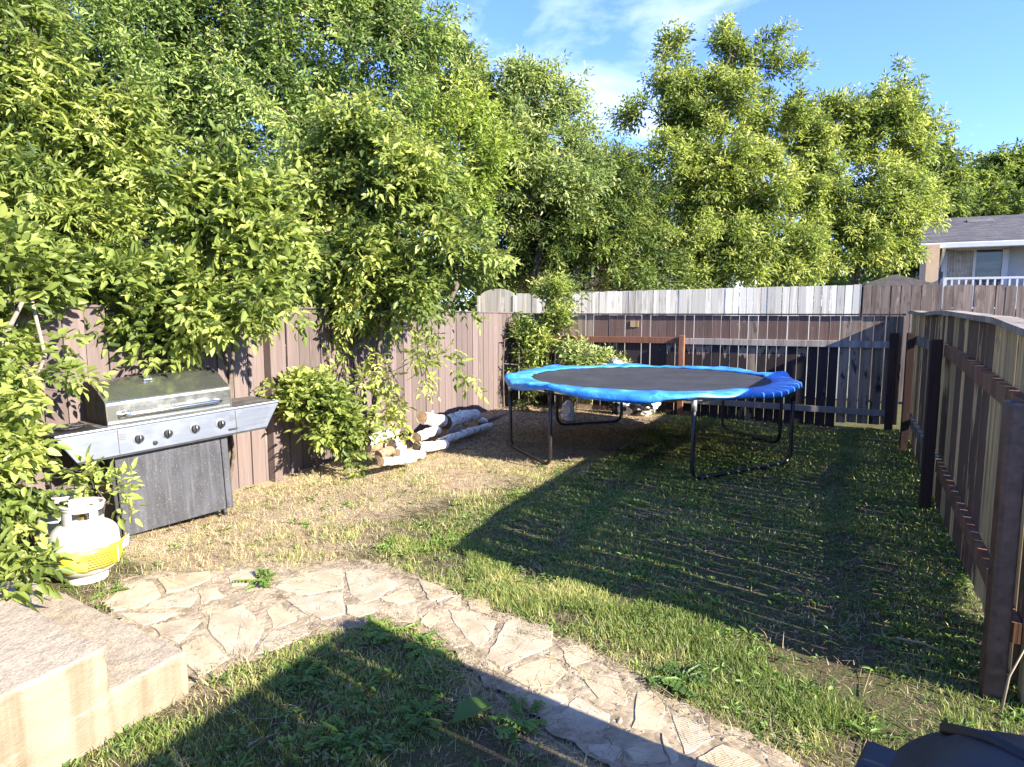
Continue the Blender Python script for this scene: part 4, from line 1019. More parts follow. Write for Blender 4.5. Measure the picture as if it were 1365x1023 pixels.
# in the yard, against the brown fence
b0 = gz(486, 612)
tree('tree', 'leaning tree with drooping sprays in front of the brown fence', 'tree', (b0[0] + .02, b0[1], 0), [tp(462, 470, 7.4), tp(520, 330, 7.3), tp(455, 250, 7.5)],
     [(480, 185, 7.6, 75, 62), (545, 250, 7.4, 80, 85), (440, 260, 7.6, 85, 95), (590, 325, 7.2, 62, 62), (480, 345, 7.4, 100, 80), (560, 400, 7.2, 75, 45), (440, 415, 7.4, 60, 45),
      (612, 455, 7.1, 46, 22, .55), (560, 470, 7.0, 50, 22, .6), (500, 500, 7.0, 46, 40, 1.1), (520, 440, 7.1, 60, 30), (462, 550, 7.0, 30, 34, .8), (646, 340, 7.1, 32, 34), (610, 500, 7.0, 44, 14, .5), (545, 540, 6.8, 26, 24, .4), (455, 490, 7.3, 44, 36, 1)],
     padk=1.5, clumps=175, shoots=760, leafmat='leaf', seed=21, leaf=.092, asp=.46, rach=.15, pairs=2, nodes=5, droop=.7, tone0=.52, tvar=.22, young=.35, spread=.36, shoot_len=(.3, .55), r_tip=.006, upw=.12, shell=.2)
b0 = gx(300, 560, -4.86)
tree('shrub', 'bushy bright green shrub growing behind the barbecue', 'shrub', (-4.82, 4.0, 0), [tp(310, 420, 5.6), tp(300, 290, 5.6)],
     [(300, 290, 5.7, 95, 85), (335, 345, 5.6, 85, 70), (250, 380, 5.5, 70, 50), (318, 412, 5.4, 55, 42), (262, 425, 5.4, 60, 36), (300, 235, 5.7, 50, 50), (200, 405, 5.3, 60, 55), (180, 365, 5.3, 45, 40), (230, 408, 5.3, 80, 30, 1.1), (300, 408, 5.35, 60, 26), (190, 455, 5.3, 36, 24, .7)],
     padk=1.6, clumps=95, shoots=350, seed=5, leaf=.098, asp=.5, rach=.14, pairs=2, nodes=5, droop=.45, tone0=.5, tvar=.2, young=.35, spread=.30, shoot_len=(.25, .48), r_tip=.005, shell=.2, deep=.6)
tree('shrub', 'low leafy vine shrub on the fence between the barbecue and the leaning tree', 'shrub', (-4.85, 5.2, 0), [tp(410, 560, 6.5)],
     [(410, 538, 6.5, 44, 30), (440, 560, 6.5, 40, 34), (455, 590, 6.6, 26, 20)],
     clumps=44, shoots=110, padk=1.4, seed=6, asp=.55, leaf=.08, rach=.12, pairs=2, nodes=4, droop=.35, tone0=.5, tvar=.15, spread=.22, shoot_len=(.18, .32), r_tip=.004, deep=.5)
tree('shrub', 'large leafy shrub with pale stems at the steps, beside the propane tanks', 'shrub', (-4.72, 1.98, 0), [tp(42, 520, 4.1), tp(20, 400, 4.0), tp(70, 400, 4.2)],
     [(-18, 400, 4.0, 85, 75), (32, 375, 4.3, 58, 54), (-38, 500, 3.9, 80, 65), (4, 470, 4.2, 46, 40, .8), (-38, 590, 3.8, 72, 60), (8, 555, 4.0, 44, 46, .8), (-38, 660, 3.8, 72, 55), (-38, 720, 3.75, 46, 22), (0, 610, 4.0, 42, 40, .8), (7, 645, 3.9, 36, 26, .7), (-28, 330, 4.0, 70, 50)],
     padk=1.9, clumps=90, shoots=250, seed=8, bark='bark_pale', asp=.55, leaf=.082, rach=.12, pairs=2, nodes=5, droop=.4, tone0=.48, tvar=.2, young=.3, spread=.24, shoot_len=(.2, .42), r_tip=.005, shell=.2, deep=.55)
tree('seedling', 'small leafy seedling between the propane tanks and the barbecue cart', 'plant', tuple(gz(128, 745)[:2]) + (0,), [tp(140, 672, 4.25)],
     [(142, 668, 4.3, 18, 20), (125, 652, 4.3, 18, 14)], clumps=7, shoots=9, seed=9, leaf=.085, rach=.10, pairs=1, nodes=3, droop=.3, tone0=.62, tvar=.12, spread=.12, shoot_len=(.12, .22), r_tip=.004)
tree('leaf_sprig', 'broad leafy sprig growing over the top concrete step edge', 'plant', tuple(gz(8, 790, .38)[:2]) + (.38,), [tp(15, 768, 3.08)],
     [(20, 768, 3.08, 26, 12), (2, 762, 3.1, 22, 16)], clumps=7, shoots=12, seed=19, leaf=.085, rach=.07, pairs=1, nodes=3, droop=.5, tone0=.45, tvar=.1, spread=.08, shoot_len=(.1, .18), r_tip=.003, zmin=.42)
tree('tree', 'tall narrow-leaved tree rising behind the fence left of the dark gap', 'tree', (-6.4, 2.75, 0), [tp(60, 330, 5.3), tp(50, 140, 5.4)],
     [(50, 150, 5.4, 85, 75), (110, 215, 5.5, 75, 55), (40, 260, 5.2, 85, 60), (120, 290, 5.3, 48, 34), (25, 60, 5.4, 60, 55), (60, 335, 5.2, 75, 28), (150, 180, 5.6, 40, 30)],
     padk=1.5, clumps=110, shoots=470, seed=10, leaf=.10, asp=.32, rach=.12, pairs=2, nodes=5, droop=.6, tone0=.5, tvar=.2, young=.3, spread=.32, shoot_len=(.3, .55), r_tip=.006)
p = gz(733, 556)
tree('sapling', 'slender sapling in the fence corner behind the trampoline', 'sapling', (-4.62, 9.95, 0), [tp(732, 470, 11.1), tp(728, 400, 11.1)],
     [(728, 400, 11.1, 20, 30), (742, 430, 11.1, 26, 25), (722, 460, 11.1, 24, 35), (735, 500, 11, 24, 22), (748, 395, 11.1, 14, 18)],
     padk=1.5, clumps=40, shoots=85, seed=12, leaf=.10, rach=.13, pairs=1, nodes=5, droop=.15, tone0=.68, tvar=.14, spread=.26, shoot_len=(.2, .38), r_tip=.006, upw=.7)
tree('shrub', 'low yellow-green shrub against the reddish rail by the corner sapling', 'shrub', (-3.85, 10.05, 0), [tp(790, 490, 10.7)],
     [(765, 480, 10.8, 18, 26), (790, 482, 10.7, 26, 20), (818, 492, 10.7, 24, 12), (780, 510, 10.7, 30, 20)],
     clumps=36, padk=1.3, shoots=90, seed=13, leafmat='leaf_pale', leaf=.075, asp=.55, rach=.08, pairs=1, nodes=4, droop=.1, tone0=.7, tvar=.15, spread=.22, shoot_len=(.15, .28), r_tip=.005, upw=.6)
tree('shrub', 'dark creeper shading the end boards of the painted brown fence', 'shrub', (-4.86, 9.6, 0), [(-4.9, 9.65, 1.2)],
     [(697, 445, 11.0, 12, 26), (700, 490, 10.9, 12, 30), (703, 530, 10.8, 10, 18)], clumps=30, shoots=70, seed=14, leafmat='leaf_dark', leaf=.08, rach=.08, pairs=1, nodes=4, droop=.4, tone0=.4, tvar=.15, spread=.16, shoot_len=(.12, .22), r_tip=.004, deep=.25)

far = dict(leaf=.118, asp=.42, rach=.17, pairs=1, nodes=6, r_tip=.013, step=None)
far.pop('step')
# behind the brown fence
tree('tree', 'tall dense green tree filling the upper left behind the brown fence', 'tree', bp(150, 12.5), [tp(160, 250, 12.5), tp(140, 60, 12.7)],
     [(150, 60, 12.5, 150, 110), (60, 160, 12.3, 120, 110), (230, 130, 12.3, 110, 80), (95, 280, 12, 95, 80), (260, 330, 11.8, 50, 40, .25), (260, -20, 12.6, 120, 70), (100, -60, 12.8, 130, 60), (80, 370, 12, 80, 50)],
     clumps=210, shoots=1950, leafmat='leaf_mid', seed=30, droop=.55, tone0=.5, tvar=.25, young=.35, spread=.55, shoot_len=(.35, .75), **far)
tree('tree', 'tall tree with grey bare twigs near its top, left of the yellowish tree', 'tree', bp(420, 13), [tp(420, 240, 13), tp(440, 60, 13.2)],
     [(400, 60, 13, 130, 100), (500, 70, 13, 110, 80), (560, 40, 13.2, 70, 55), (350, 190, 12.8, 120, 100), (480, 190, 13, 100, 90), (420, 300, 12.6, 110, 80), (330, 330, 12.4, 90, 70), (450, -30, 13, 150, 50), (600, 20, 13.3, 34, 36), (530, 300, 12.8, 70, 60), (560, 350, 12.6, 60, 40), (350, 385, 12.4, 110, 40)],
     clumps=240, shoots=2150, leafmat='leaf_mid', seed=31, droop=.55, tone0=.52, tvar=.25, young=.35, spread=.55, shoot_len=(.35, .75), **far)
tree('tree', 'yellowish green tree in front of the darker trees at the fence end', 'tree', bp(600, 13.6), [tp(600, 240, 13.6)],
     [(600, 170, 13.5, 50, 50), (570, 230, 13.4, 70, 50), (640, 215, 13.5, 50, 45), (610, 280, 13.4, 60, 45)],
     clumps=70, shoots=480, leafmat='leaf_yellow', seed=32, droop=.4, tone0=.5, tvar=.2, young=.3, spread=.5, shoot_len=(.35, .65), **far)
tree('tree', 'rounded grey-green tree below the cloud gap, right of the yellowish tree', 'tree', bp(715, 15.3), [tp(715, 260, 15.3), tp(720, 130, 15.3)],
     [(665, 110, 15.3, 42, 48), (710, 130, 15.3, 40, 55), (755, 155, 15.3, 38, 52), (690, 190, 15.3, 70, 60), (765, 215, 15.3, 36, 50), (640, 160, 15.3, 36, 60), (720, 250, 15.3, 90, 50), (650, 250, 15.2, 50, 60), (590, 110, 15.3, 60, 90)],
     clumps=170, shoots=1300, leafmat='leaf_pale', seed=33, droop=.3, tone0=.5, tvar=.2, young=.3, spread=.42, shoot_len=(.3, .6), **dict(far, leaf=.125))
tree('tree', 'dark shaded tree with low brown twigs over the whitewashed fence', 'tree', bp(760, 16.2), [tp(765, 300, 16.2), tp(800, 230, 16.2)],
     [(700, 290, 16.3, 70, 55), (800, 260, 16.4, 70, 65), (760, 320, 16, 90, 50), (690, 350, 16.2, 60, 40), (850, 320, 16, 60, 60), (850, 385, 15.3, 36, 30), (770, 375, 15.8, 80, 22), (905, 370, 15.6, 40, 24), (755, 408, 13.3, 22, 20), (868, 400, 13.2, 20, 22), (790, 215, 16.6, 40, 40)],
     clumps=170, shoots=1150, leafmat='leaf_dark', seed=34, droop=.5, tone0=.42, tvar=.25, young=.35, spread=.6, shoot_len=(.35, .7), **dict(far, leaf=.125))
tree('tree', 'tallest tree right of the cloud gap, with spiky twin tops', 'tree', bp(945, 18), [tp(950, 240, 18), tp(968, 60, 18)],
     [(966, 40, 18, 20, 38, 2), (972, 90, 18, 34, 45), (1000, 75, 18, 20, 34), (1030, 70, 18, 18, 44, 2), (1056, 62, 18, 18, 34, 2), (1040, 115, 18, 44, 44), (1086, 100, 18, 13, 36, 2), (900, 78, 18, 20, 34, 2), (885, 110, 18, 22, 30), (925, 115, 18, 30, 30), (905, 150, 18, 48, 48), (855, 175, 18, 32, 55), (960, 165, 17.8, 70, 70), (1040, 165, 17.8, 60, 60), (900, 240, 17.6, 80, 60), (990, 250, 17.5, 80, 65), (920, 320, 17.3, 75, 50), (1010, 330, 17, 80, 45), (845, 250, 17.8, 45, 45), (985, 366, 16.4, 60, 22), (930, 375, 16.4, 50, 20)],
     clumps=280, shoots=2150, leafmat='leaf', seed=35, droop=.4, tone0=.56, tvar=.22, young=.4, spread=.42, shoot_len=(.3, .6), **dict(far, leaf=.132))
tree('tree', 'broad sunlit tree at the end of the whitewashed fence, left of the bungalow', 'tree', bp(1150, 18.5), [tp(1150, 260, 18.5), tp(1170, 140, 18.6)],
     [(1143, 118, 18.6, 18, 36, 2), (1165, 140, 18.6, 26, 30), (1196, 112, 18.6, 14, 28, 2), (1214, 108, 18.6, 13, 34, 2), (1200, 150, 18.5, 40, 30), (1256, 160, 18.5, 16, 22, 2), (1120, 165, 18.5, 48, 42), (1185, 185, 18.4, 70, 55), (1238, 165, 18.5, 30, 36), (1105, 240, 18.2, 55, 60), (1170, 270, 18, 75, 55), (1215, 240, 18.2, 40, 50), (1120, 325, 17.6, 70, 45), (1180, 330, 17.8, 45, 40), (1075, 300, 17.5, 40, 60), (1060, 362, 16.6, 50, 20), (1085, 195, 18.2, 36, 55), (1075, 270, 17.8, 50, 60)],
     clumps=225, shoots=1750, leafmat='leaf', seed=36, droop=.45, tone0=.6, tvar=.22, young=.4, spread=.42, shoot_len=(.3, .6), **dict(far, leaf=.132))
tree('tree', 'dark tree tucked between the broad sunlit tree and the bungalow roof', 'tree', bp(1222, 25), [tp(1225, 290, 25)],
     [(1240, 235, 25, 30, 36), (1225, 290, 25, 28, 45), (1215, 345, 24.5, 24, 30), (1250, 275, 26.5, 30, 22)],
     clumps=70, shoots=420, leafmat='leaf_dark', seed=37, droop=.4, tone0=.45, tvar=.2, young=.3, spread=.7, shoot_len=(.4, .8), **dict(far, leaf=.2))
tree('tree', 'rounded green tree standing behind the bungalow roof', 'tree', bp(1300, 34), [tp(1300, 270, 34)],
     [(1285, 255, 34, 36, 36), (1320, 245, 34, 30, 34), (1345, 235, 34, 28, 32), (1380, 250, 34, 40, 36), (1310, 280, 34, 70, 22), (1260, 265, 34, 30, 30)],
     clumps=110, shoots=700, leafmat='leaf', seed=38, droop=.35, tone0=.42, tvar=.2, young=.3, spread=.9, shoot_len=(.5, 1.), **dict(far, leaf=.27))
tree('tree', 'added tree with darkened leaves for the shaded gap above the barbecue, between taller trees', 'tree', bp(190, 15), [tp(195, 300, 15)],
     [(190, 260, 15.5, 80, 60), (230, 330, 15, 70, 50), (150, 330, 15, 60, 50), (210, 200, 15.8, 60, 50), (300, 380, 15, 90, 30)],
     clumps=80, shoots=520, leafmat='leaf_dark', seed=44, droop=.5, tone0=.3, tvar=.2, young=.3, spread=.6, shoot_len=(.4, .75), **far)  # added to darken the gap; its shade is put into the leaf colour
# far-off wood that reads as one mass
rng = np.random.default_rng(77); n_ = 2600
az = rng.uniform(math.radians(-100), math.radians(75), n_); rr2 = rng.uniform(46, 62, n_)
B = np.stack([-np.sin(az + YAW) * rr2, np.cos(az + YAW) * rr2, rng.random(n_) ** .8 * (4.6 + 2.2 * vnoise(az * 9 + 40, az * 0, 1.))], 1)
D = nrm(rng.normal(size=(n_, 3)) + np.array([0, 0, .6]))
V, Fc, T = spray(B, D, rng.uniform(1., 2., n_), rng, nodes=3, pairs=1, leaf=.75, asp=.55, rach=.6, droop=.4, tone0=.4)
tag(np_mesh('treeline', V, Fc, np.clip(T, 0, 1), 'leaf_dark'), kind='stuff')

# ------------------------------------------------------------------ ground cover
def blades(P, H, W, tone, rng, lean=.5, flat=False):
    n = len(P); a = rng.uniform(0, 2 * PI, n); s = np.stack([np.cos(a), np.sin(a), np.zeros(n)], 1); b = rng.uniform(0, 2 * PI, n)
    ln = np.stack([np.cos(b), np.sin(b), np.zeros(n)], 1) * (H * lean * rng.uniform(.2, 1.5, n))[:, None]; up = np.zeros((n, 3)); up[:, 2] = H
    if flat: up[:, 2] = H * .12
    w = s * (W / 2)[:, None]
    v = np.stack([P - w, P + w, P + up * .55 + ln * .35 + w * .8, P + up * .55 + ln * .35 - w * .8, P + up * .98 + ln + w * .12, P + up * .98 + ln - w * .12], 1)
    q = (np.arange(n) * 6)[:, None]
    return v.reshape(-1, 3), np.concatenate([q + np.array([[0, 1, 2, 3]]), q + np.array([[3, 2, 4, 5]])]), np.repeat(tone, 6)
def stone_mask(x, y, pad=0.):
    r = np.zeros(x.shape, bool)
    for s in STONES_W:
        cx = sum(p[0] for p in s) / len(s); cy = sum(p[1] for p in s) / len(s)
        r |= inpoly(x, y, [(cx + (p[0] - cx) * (1 + pad), cy + (p[1] - cy) * (1 + pad)) for p in s])
    return r
STEP = [(-2.47, -1), (-2.47, 1.84), (-4.17, 2.02), (-4.17, -1)]
CHIP = [(-4.9, 6.6), (-3.9, 6.35), (-2.6, 6.6), (-2.2, 7.4), (-2.25, 8.6), (-2.4, 10.3), (-4.9, 10.3)]
def lawn_density(x, y):
    n1 = vnoise(x, y, 1.6); n2 = vnoise(x + 7, y + 3, 4.2); n3 = vnoise(x - 4, y, 9.)
    up = dpoly(x, y, PATH_UP); lo = dpoly(x, y, PATH_LO); inp = inpoly(x, y, PATH)
    below = (~inp) & (y < np.interp(x, [p[0] for p in PATH_LO], [p[1] for p in PATH_LO])) & (x > -2.6)
    d = np.clip((n1 * .4 + n2 * .6 - .30) * 2.8, .08, .9) * .5
    right = np.clip((x + 3.0) / .7, 0, 1)
    band = np.exp(-((up - .34) / .26) ** 2) * (~inp) * (~below) * np.clip((x + 3.3) / .5, 0, 1)
    d = d * (.25 + .75 * right) + 1.1 * band * np.clip(n2 * 4.2 - 1.7 + .7 * n3, .05, 1)
    d = np.where(below, .7 * np.clip((n1 * .4 + n2 * .6 - .40) * 3.4, 0, 1) + .08, d)
    d *= np.where(inpoly(x, y, CHIP), .06, 1); d *= np.clip(.4 + n3, .3, 1.2)
    d = np.where(inp, np.where(np.minimum(up, lo) < .09 * n3 + .02, .5 * n2, .03 * (n2 > .72)), d)
    d *= 1 - .55 * np.clip((y - 7.5) / 2.5, 0, 1) * 0
    return np.where(inpoly(x, y, STEP) | (x < -4.93) | (x > .82 + .02 * (y - 3)) | (y > 10.4), 0, d)
def scatter(n, dens, rng, box=(-4.95, .95, .7, 10.4), near=True):
    out = []; tot = 0
    while tot < n:
        m_ = 200000; x = rng.uniform(box[0], box[1], m_); y = rng.uniform(box[2], box[3], m_)
        ok = rng.random(m_) < dens(x, y) * np.clip(4.5 / np.hypot(x, y), .35, 1.); out.append(np.stack([x[ok], y[ok]], 1)); tot += ok.sum()
        if ok.sum() < 50: break
    q = np.concatenate(out)[:n]; return q[:, 0], q[:, 1]
rng = np.random.default_rng(101)
x, y = scatter(150000, lawn_density, rng)
up_ = dpoly(x, y, PATH_UP); tall = np.exp(-((up_ - .3) / .28) ** 2)
H = rng.uniform(.013, .040, len(x)) * (1 + .8 * tall * np.clip(vnoise(x + 5, y, 5.) * 1.6 - .2, 0, 1.2)) * (.7 + .7 * vnoise(x, y, 3.1)); P = np.stack([x, y, gh(x, y) - .004], 1)
tn = np.clip(.46 + .5 * np.clip(vnoise(x + 2, y, 6.) - .5, 0, 1) + .3 * (vnoise(x, y, 2.3) - .5) + rng.normal(0, .14, len(x)) + .35 * dryness(x, y), 0, 1)
V, Fc, T = blades(P, H, rng.uniform(.0028, .0055, len(x)) * np.clip(np.hypot(x, y) / 4.5, 1, 1.8), tn, rng, .6)
tag(np_mesh('grass', V, Fc, T, 'grass'), kind='stuff')

dd = lambda x, y: np.where(inpoly(x, y, STEP) | (x < -4.93) | (x > .85), 0, np.where(inpoly(x, y, PATH), np.where(np.minimum(dpoly(x, y, PATH_UP), dpoly(x, y, PATH_LO)) < .10, .6, .08), np.clip(dryness(x, y) * 1.1 + .16, 0, 1) * np.clip(vnoise(x, y, 3.3) * 1.6, .2, 1) * np.where(inpoly(x, y, CHIP), .7, 1)))
x, y = scatter(60000, dd, rng); P = np.stack([x, y, np.maximum(gh(x, y), 0) + rng.uniform(0, .018, len(x))], 1); P[inpoly(x, y, PATH), 2] += .02
V, Fc, T = blades(P, rng.uniform(.03, .10, len(x)), rng.uniform(.0022, .0045, len(x)), rng.random(len(x)), rng, 1.0, True)
V2, F2, T2 = blades(P[:2500], rng.uniform(.03, .07, 2500), rng.uniform(.002, .004, 2500), rng.random(2500), rng, .8)
V, Fc, T = cat([(V, Fc, T), (V2, F2, T2)])
tag(np_mesh('dry_grass', V, Fc, T, 'straw'), kind='stuff')

# wood chips under the trampoline and twigs strewn on the lawn
x, y = scatter(9000, lambda x, y: inpoly(x, y, CHIP) * .9 + 0., rng); n_ = len(x)
D = nrm(rng.normal(size=(n_, 3)) * np.array([1, 1, .25])); P = np.stack([x, y, gh(x, y) + rng.uniform(.002, .02, n_)], 1)
V, Fc, T = leaflets(P, D, nrm(rng.normal(0, .35, (n_, 3)) + np.array([0, 0, 1])), rng.uniform(.015, .05, n_), rng.uniform(.006, .016, n_), rng.random(n_))
tag(np_mesh('wood_chips', V, Fc, T, 'chips'), kind='stuff')
n_ = 900; x = rng.uniform(-4.6, .7, n_); y = rng.uniform(2.2, 10.2, n_); k = ~inpoly(x, y, STEP) & ~inpoly(x, y, PATH); x, y = x[k], y[k]; n_ = len(x)
a = rng.uniform(0, 2 * PI, n_); L = rng.uniform(.05, .32, n_); B = np.stack([x, y, gh(x, y) + .008], 1); D = nrm(np.stack([np.cos(a), np.sin(a), rng.normal(.03, .06, n_)], 1))
V, Fc, T = limb_mesh(np.array([[0, 5, -1.], [0, 5, -1.2]]), np.array([-1, 0]), np.array([.003, .003]), B, D, L, .006)
tag(np_mesh('fallen_twigs', V, Fc, T, 'twig'), kind='stuff')

# broad-leaved weeds spread through the lawn
def rosettes(x, y, n_leaf, L, W, rng, lift=.5, tone0=.45):
    out = []
    for k in range(n_leaf):
        m_ = len(x); a = rng.uniform(0, 2 * PI, m_); el = rng.uniform(.05, lift, m_)
        d = np.stack([np.cos(a) * np.cos(el), np.sin(a) * np.cos(el), np.sin(el)], 1); P = np.stack([x, y, np.maximum(gh(x, y), 0) + .006], 1) + d * .01
        l = L * rng.uniform(.5, 1.2, m_)
        out.append(leaflets(P, d, np.tile([0, 0, 1.], (m_, 1)) + rng.normal(0, .25, (m_, 3)), l, l * W * rng.uniform(.8, 1.2, m_), np.clip(tone0 + rng.normal(0, .18, m_), 0, 1), .35, .25))
    return cat(out)
wd = lambda x, y: np.clip(lawn_density(x, y) * 1.4 + .22 * (x > -2.6) * (y > 3.6) * (y < 10.2) * 1.6, 0, 1) * ~inpoly(x, y, PATH) * ~inpoly(x, y, STEP) * np.where(inpoly(x, y, CHIP), .08, 1)
x, y = scatter(5200, wd, rng); p1 = rosettes(x, y, 6, .028, .5, rng, .9)
x, y = scatter(520, wd, rng); p2 = rosettes(x, y, 8, .055, .27, rng, .7, .5)
V, Fc, T = cat([p1, p2]); tag(np_mesh('weeds', V, Fc, T, 'weed'), kind='stuff')

# single weeds that stand out
def jagged(P, D, L, W, rng, tone):
    """A toothed dandelion leaf: narrow midrib with paired lobes."""
    up = np.array([[0, 0, 1.]]); n = len(P); out = []; S = nrm(np.cross(D, np.tile(up, (n, 1))))
    out.append(leaflets(P, D, np.tile(up, (n, 1)), L, W * .55, tone, .3, .3))
    for t in (.25, .42, .58, .74, .88):
        for s in (1, -1):
            q = P + D * (L * t)[:, None]; q[:, 2] -= L * .3 * t * t * .7
            out.append(leaflets(q, nrm(S * s + D * .25), np.tile(up, (n, 1)), W * (.35 + .5 * t) * (1.25 - .5 * t), W * .42, tone, .2, .2))
    return cat(out)
WEEDS = [((352, 776), 'weed_plant', 'weed clump sprouting from a joint in the flagstones', 16, .15, .05, .55), ((590, 722), 'weed_plant', 'toothed weed at the upper path edge by the sunny grass', 14, .15, .05, .55),
         ((905, 915), 'weed_plant', 'dark broad weed clump overhanging the upper edge of the path', 26, .17, .055, .25), ((512, 846), 'weed_plant', 'bright weed clump at the tip of the lower shadow', 22, .15, .05, .7),
         ((570, 868), 'weed_plant', 'sunlit weed at the inside bend of the path', 18, .14, .05, .65), ((690, 965), 'weed_plant', 'weed clump at the shadow edge near the ribbed stones', 18, .13, .045, .6),
         ((400, 905), 'weed_plant', 'shaded weed beside the short strip of dry soil by the steps', 16, .15, .05, .35), ((560, 960), 'weed_plant', 'small shaded weed in the bare patch below the path', 16, .12, .04, .4),
         ((452, 990), 'weed_plant', 'low shaded weed near the pale bare soil', 14, .11, .04, .4), ((115, 745), 'weed_plant', 'toothed weed squeezed between the steps and the propane tank', 18, .2, .06, .5),
         ((150, 790), 'weed_plant', 'small weed in front of the propane tank foot', 12, .12, .04, .5), ((520, 730), 'weed_plant', 'flat weed in the sunny grass above the path', 16, .15, .05, .6)]
for (pp, nm, lab, n_, L_, W_, tn) in WEEDS:
    c = gz(*pp); a = np.arange(n_) * 2.4 + rng.normal(0, .3, n_); el = rng.uniform(.05, .5, n_)
    D = np.stack([np.cos(a) * np.cos(el), np.sin(a) * np.cos(el), np.sin(el)], 1); P = np.tile([c[0], c[1], .015], (n_, 1)) + D * .01 + rng.normal(0, .03, (n_, 3)) * np.array([1, 1, 0])
    V, Fc, T = jagged(P, D, .78 * L_ * rng.uniform(.7, 1.2, n_), np.full(n_, W_ * .8), rng, np.clip(tn + rng.normal(0, .1, n_), 0, 1))
    o = np_mesh(nm, V - np.array([c[0], c[1], 0]), Fc, T, 'weed'); o.location = (c[0], c[1], 0); tag(o, lab, 'weed', group='weeds by the path')
c = gz(626, 985); m = MB(); n_ = 9
hh = [(0, 0), (.05, -.045), (.11, -.06), (.17, -.035), (.21, 0), (.17, .04), (.11, .065), (.05, .05)]
m.add([(-.0, 0, .02)] + [(u * .9, v, .035 + .02 * math.sin(u * 14) + abs(v) * .25) for u, v in hh], [(0, k + 1, (k + 1) % 8 + 1) for k in range(8)])
o = m.build('broad_leaf', 'weed', smooth=True); o.location = (c[0] - .09, c[1] + .02, 0); o.rotation_euler = (0, -.1, .9); tag(o, 'single broad smooth leaf lying on the shaded soil below the path', 'leaf')
sd = o.modifiers.new('thick', 'SOLIDIFY'); sd.thickness = .001
# sticks one can point at
for (p, q, lab, r) in (((1195, 858), (1262, 880), 'pale straight stick lying in the shaded lawn', .006), ((250, 912), (278, 922), 'short pale stick by the corner of the lower step', .007), ((828, 602), (866, 572), 'yellowish stalk slanting on the ground beneath the trampoline', .008)):
    a, b = Vector(gz(*p)), Vector(gz(*q)); a.z = b.z = .03
    o = MB().tube([a, (a + b) / 2 + Vector((.01, .008, .012)), b], [r, r * .9, r * .6], 8).build('stick', 'straw', smooth=True); tag(o, lab, 'stick')
a = Vector(gz(1333, 955)); o = MB().tube([a, a + Vector((.03, .05, .16)), a + Vector((.08, .06, .30))], [.006, .005, .003], 8).build('dead_stalk', 'straw', smooth=True); tag(o, 'dry pale stalk leaning at the foot of the rusty post', 'stalk')

# ------------------------------------------------------------------ sky, sun, camera
w = bpy.data.worlds.new('World'); scene.world = w; w.use_nodes = True; nt = w.node_tree; nt.nodes.clear()
N_ = nt.nodes.new; Lk = nt.links.new
sky = N_('ShaderNodeTexSky'); sky.sky_type = 'NISHITA'; sky.sun_disc = False; sky.sun_elevation = SUN_EL; sky.sun_rotation = math.atan2(-SUN_TRAVEL.x, -SUN_TRAVEL.y)
sky.air_density = 1.0; sky.dust_density = .35; sky.ozone_density = 2.2
tc = N_('ShaderNodeTexCoord'); mp = N_('ShaderNodeMapping'); mp.inputs['Scale'].default_value = (1.0, 1.0, 2.6); mp.inputs['Rotation'].default_value = (.15, .25, .5); mp.inputs['Location'].default_value = (.35, .1, .0); Lk(tc.outputs['Generated'], mp.inputs['Vector'])
n1 = N_('ShaderNodeTexNoise'); n1.inputs['Scale'].default_value = 3.0; n1.inputs['Detail'].default_value = 7; n1.inputs['Roughness'].default_value = .55; n1.inputs['Distortion'].default_value = .5; Lk(mp.outputs[0], n1.inputs['Vector'])
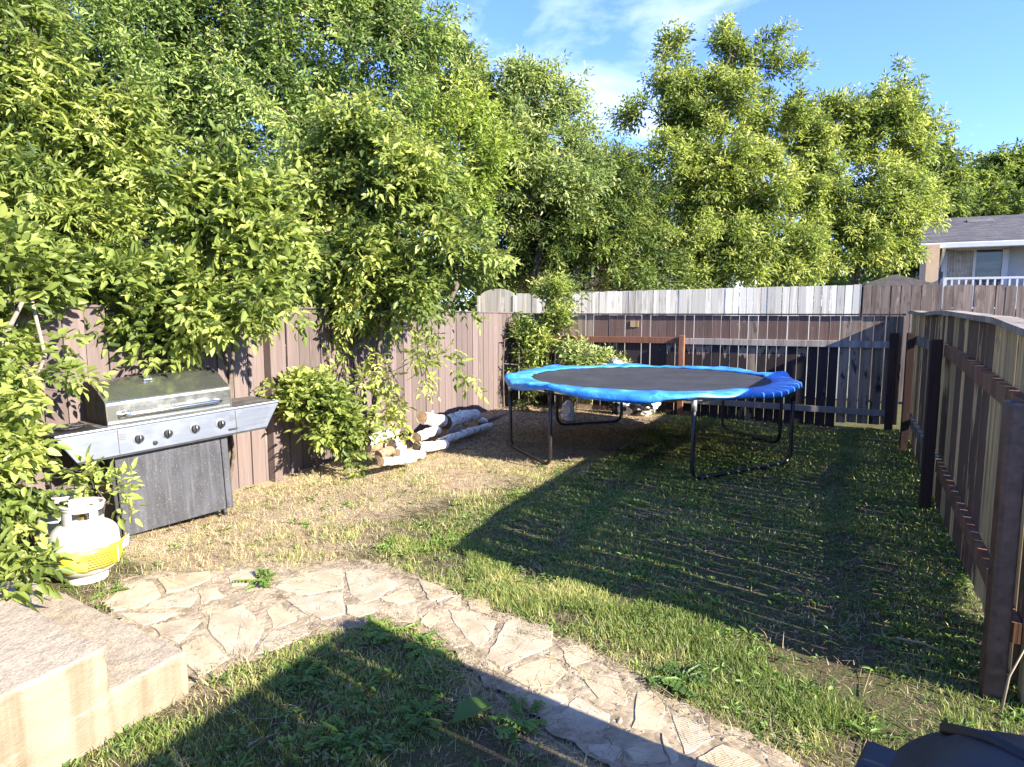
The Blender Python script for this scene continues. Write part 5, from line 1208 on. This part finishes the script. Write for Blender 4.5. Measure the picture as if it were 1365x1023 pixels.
# a bank of thin cirrus low in the gap between the trees
dirc = nrm(ray(815, 120)); dp = N_('ShaderNodeVectorMath'); dp.operation = 'DOT_PRODUCT'; dp.inputs[1].default_value = tuple(dirc); Lk(tc.outputs['Generated'], dp.inputs[0])
bank = N_('ShaderNodeMapRange'); bank.inputs[1].default_value = .955; bank.inputs[2].default_value = .998; bank.inputs[3].default_value = -.05; bank.inputs[4].default_value = .13; Lk(dp.outputs['Value'], bank.inputs[0])
ad = N_('ShaderNodeMath'); ad.operation = 'ADD'; Lk(n1.outputs['Fac'], ad.inputs[0]); Lk(bank.outputs[0], ad.inputs[1])
rp = N_('ShaderNodeMapRange'); rp.inputs[1].default_value = .51; rp.inputs[2].default_value = .74; rp.inputs[4].default_value = .6; Lk(ad.outputs[0], rp.inputs[0])
hs = N_('ShaderNodeMix'); hs.data_type = 'RGBA'; hs.blend_type = 'MULTIPLY'; hs.inputs[0].default_value = 1.; hs.inputs[7].default_value = (.47, .585, 1.02, 1); Lk(sky.outputs[0], hs.inputs[6])
mx = N_('ShaderNodeMix'); mx.data_type = 'RGBA'; mx.inputs[7].default_value = (4.6, 4.9, 5.3, 1); Lk(rp.outputs[0], mx.inputs[0]); Lk(hs.outputs[2], mx.inputs[6])
bg = N_('ShaderNodeBackground'); bg.inputs['Strength'].default_value = .12; Lk(mx.outputs[2], bg.inputs[0])
ow = N_('ShaderNodeOutputWorld'); Lk(bg.outputs[0], ow.inputs[0])
sl = bpy.data.lights.new('sun', 'SUN'); sl.energy = 5.0; sl.angle = math.radians(.55); sl.color = (1, .91, .78)
so = bpy.data.objects.new('sun', sl); COL.objects.link(so); so.location = (30, -5, 20); so.rotation_euler = SUN_TRAVEL.to_track_quat('-Z', 'Y').to_euler()
cam = bpy.data.cameras.new('camera'); cam.sensor_fit = 'HORIZONTAL'; cam.sensor_width = 36; cam.lens = 36 * F / IW; cam.clip_end = 3000; cam.clip_start = .05
co = bpy.data.objects.new('camera', cam); COL.objects.link(co); co.location = tuple(CP); co.rotation_euler = (PI / 2 - PITCH, 0, YAW); scene.camera = co
vs_ = scene.view_settings; vs_.view_transform = 'Standard'; vs_.look = 'None'; vs_.gamma = 1; vs_.exposure = 2.12
cy = scene.cycles; cy.use_denoising = True; cy.max_bounces = 6; cy.diffuse_bounces = 3; cy.glossy_bounces = 3; cy.transmission_bounces = 4; cy.transparent_max_bounces = 4
cy.sample_clamp_indirect = 6
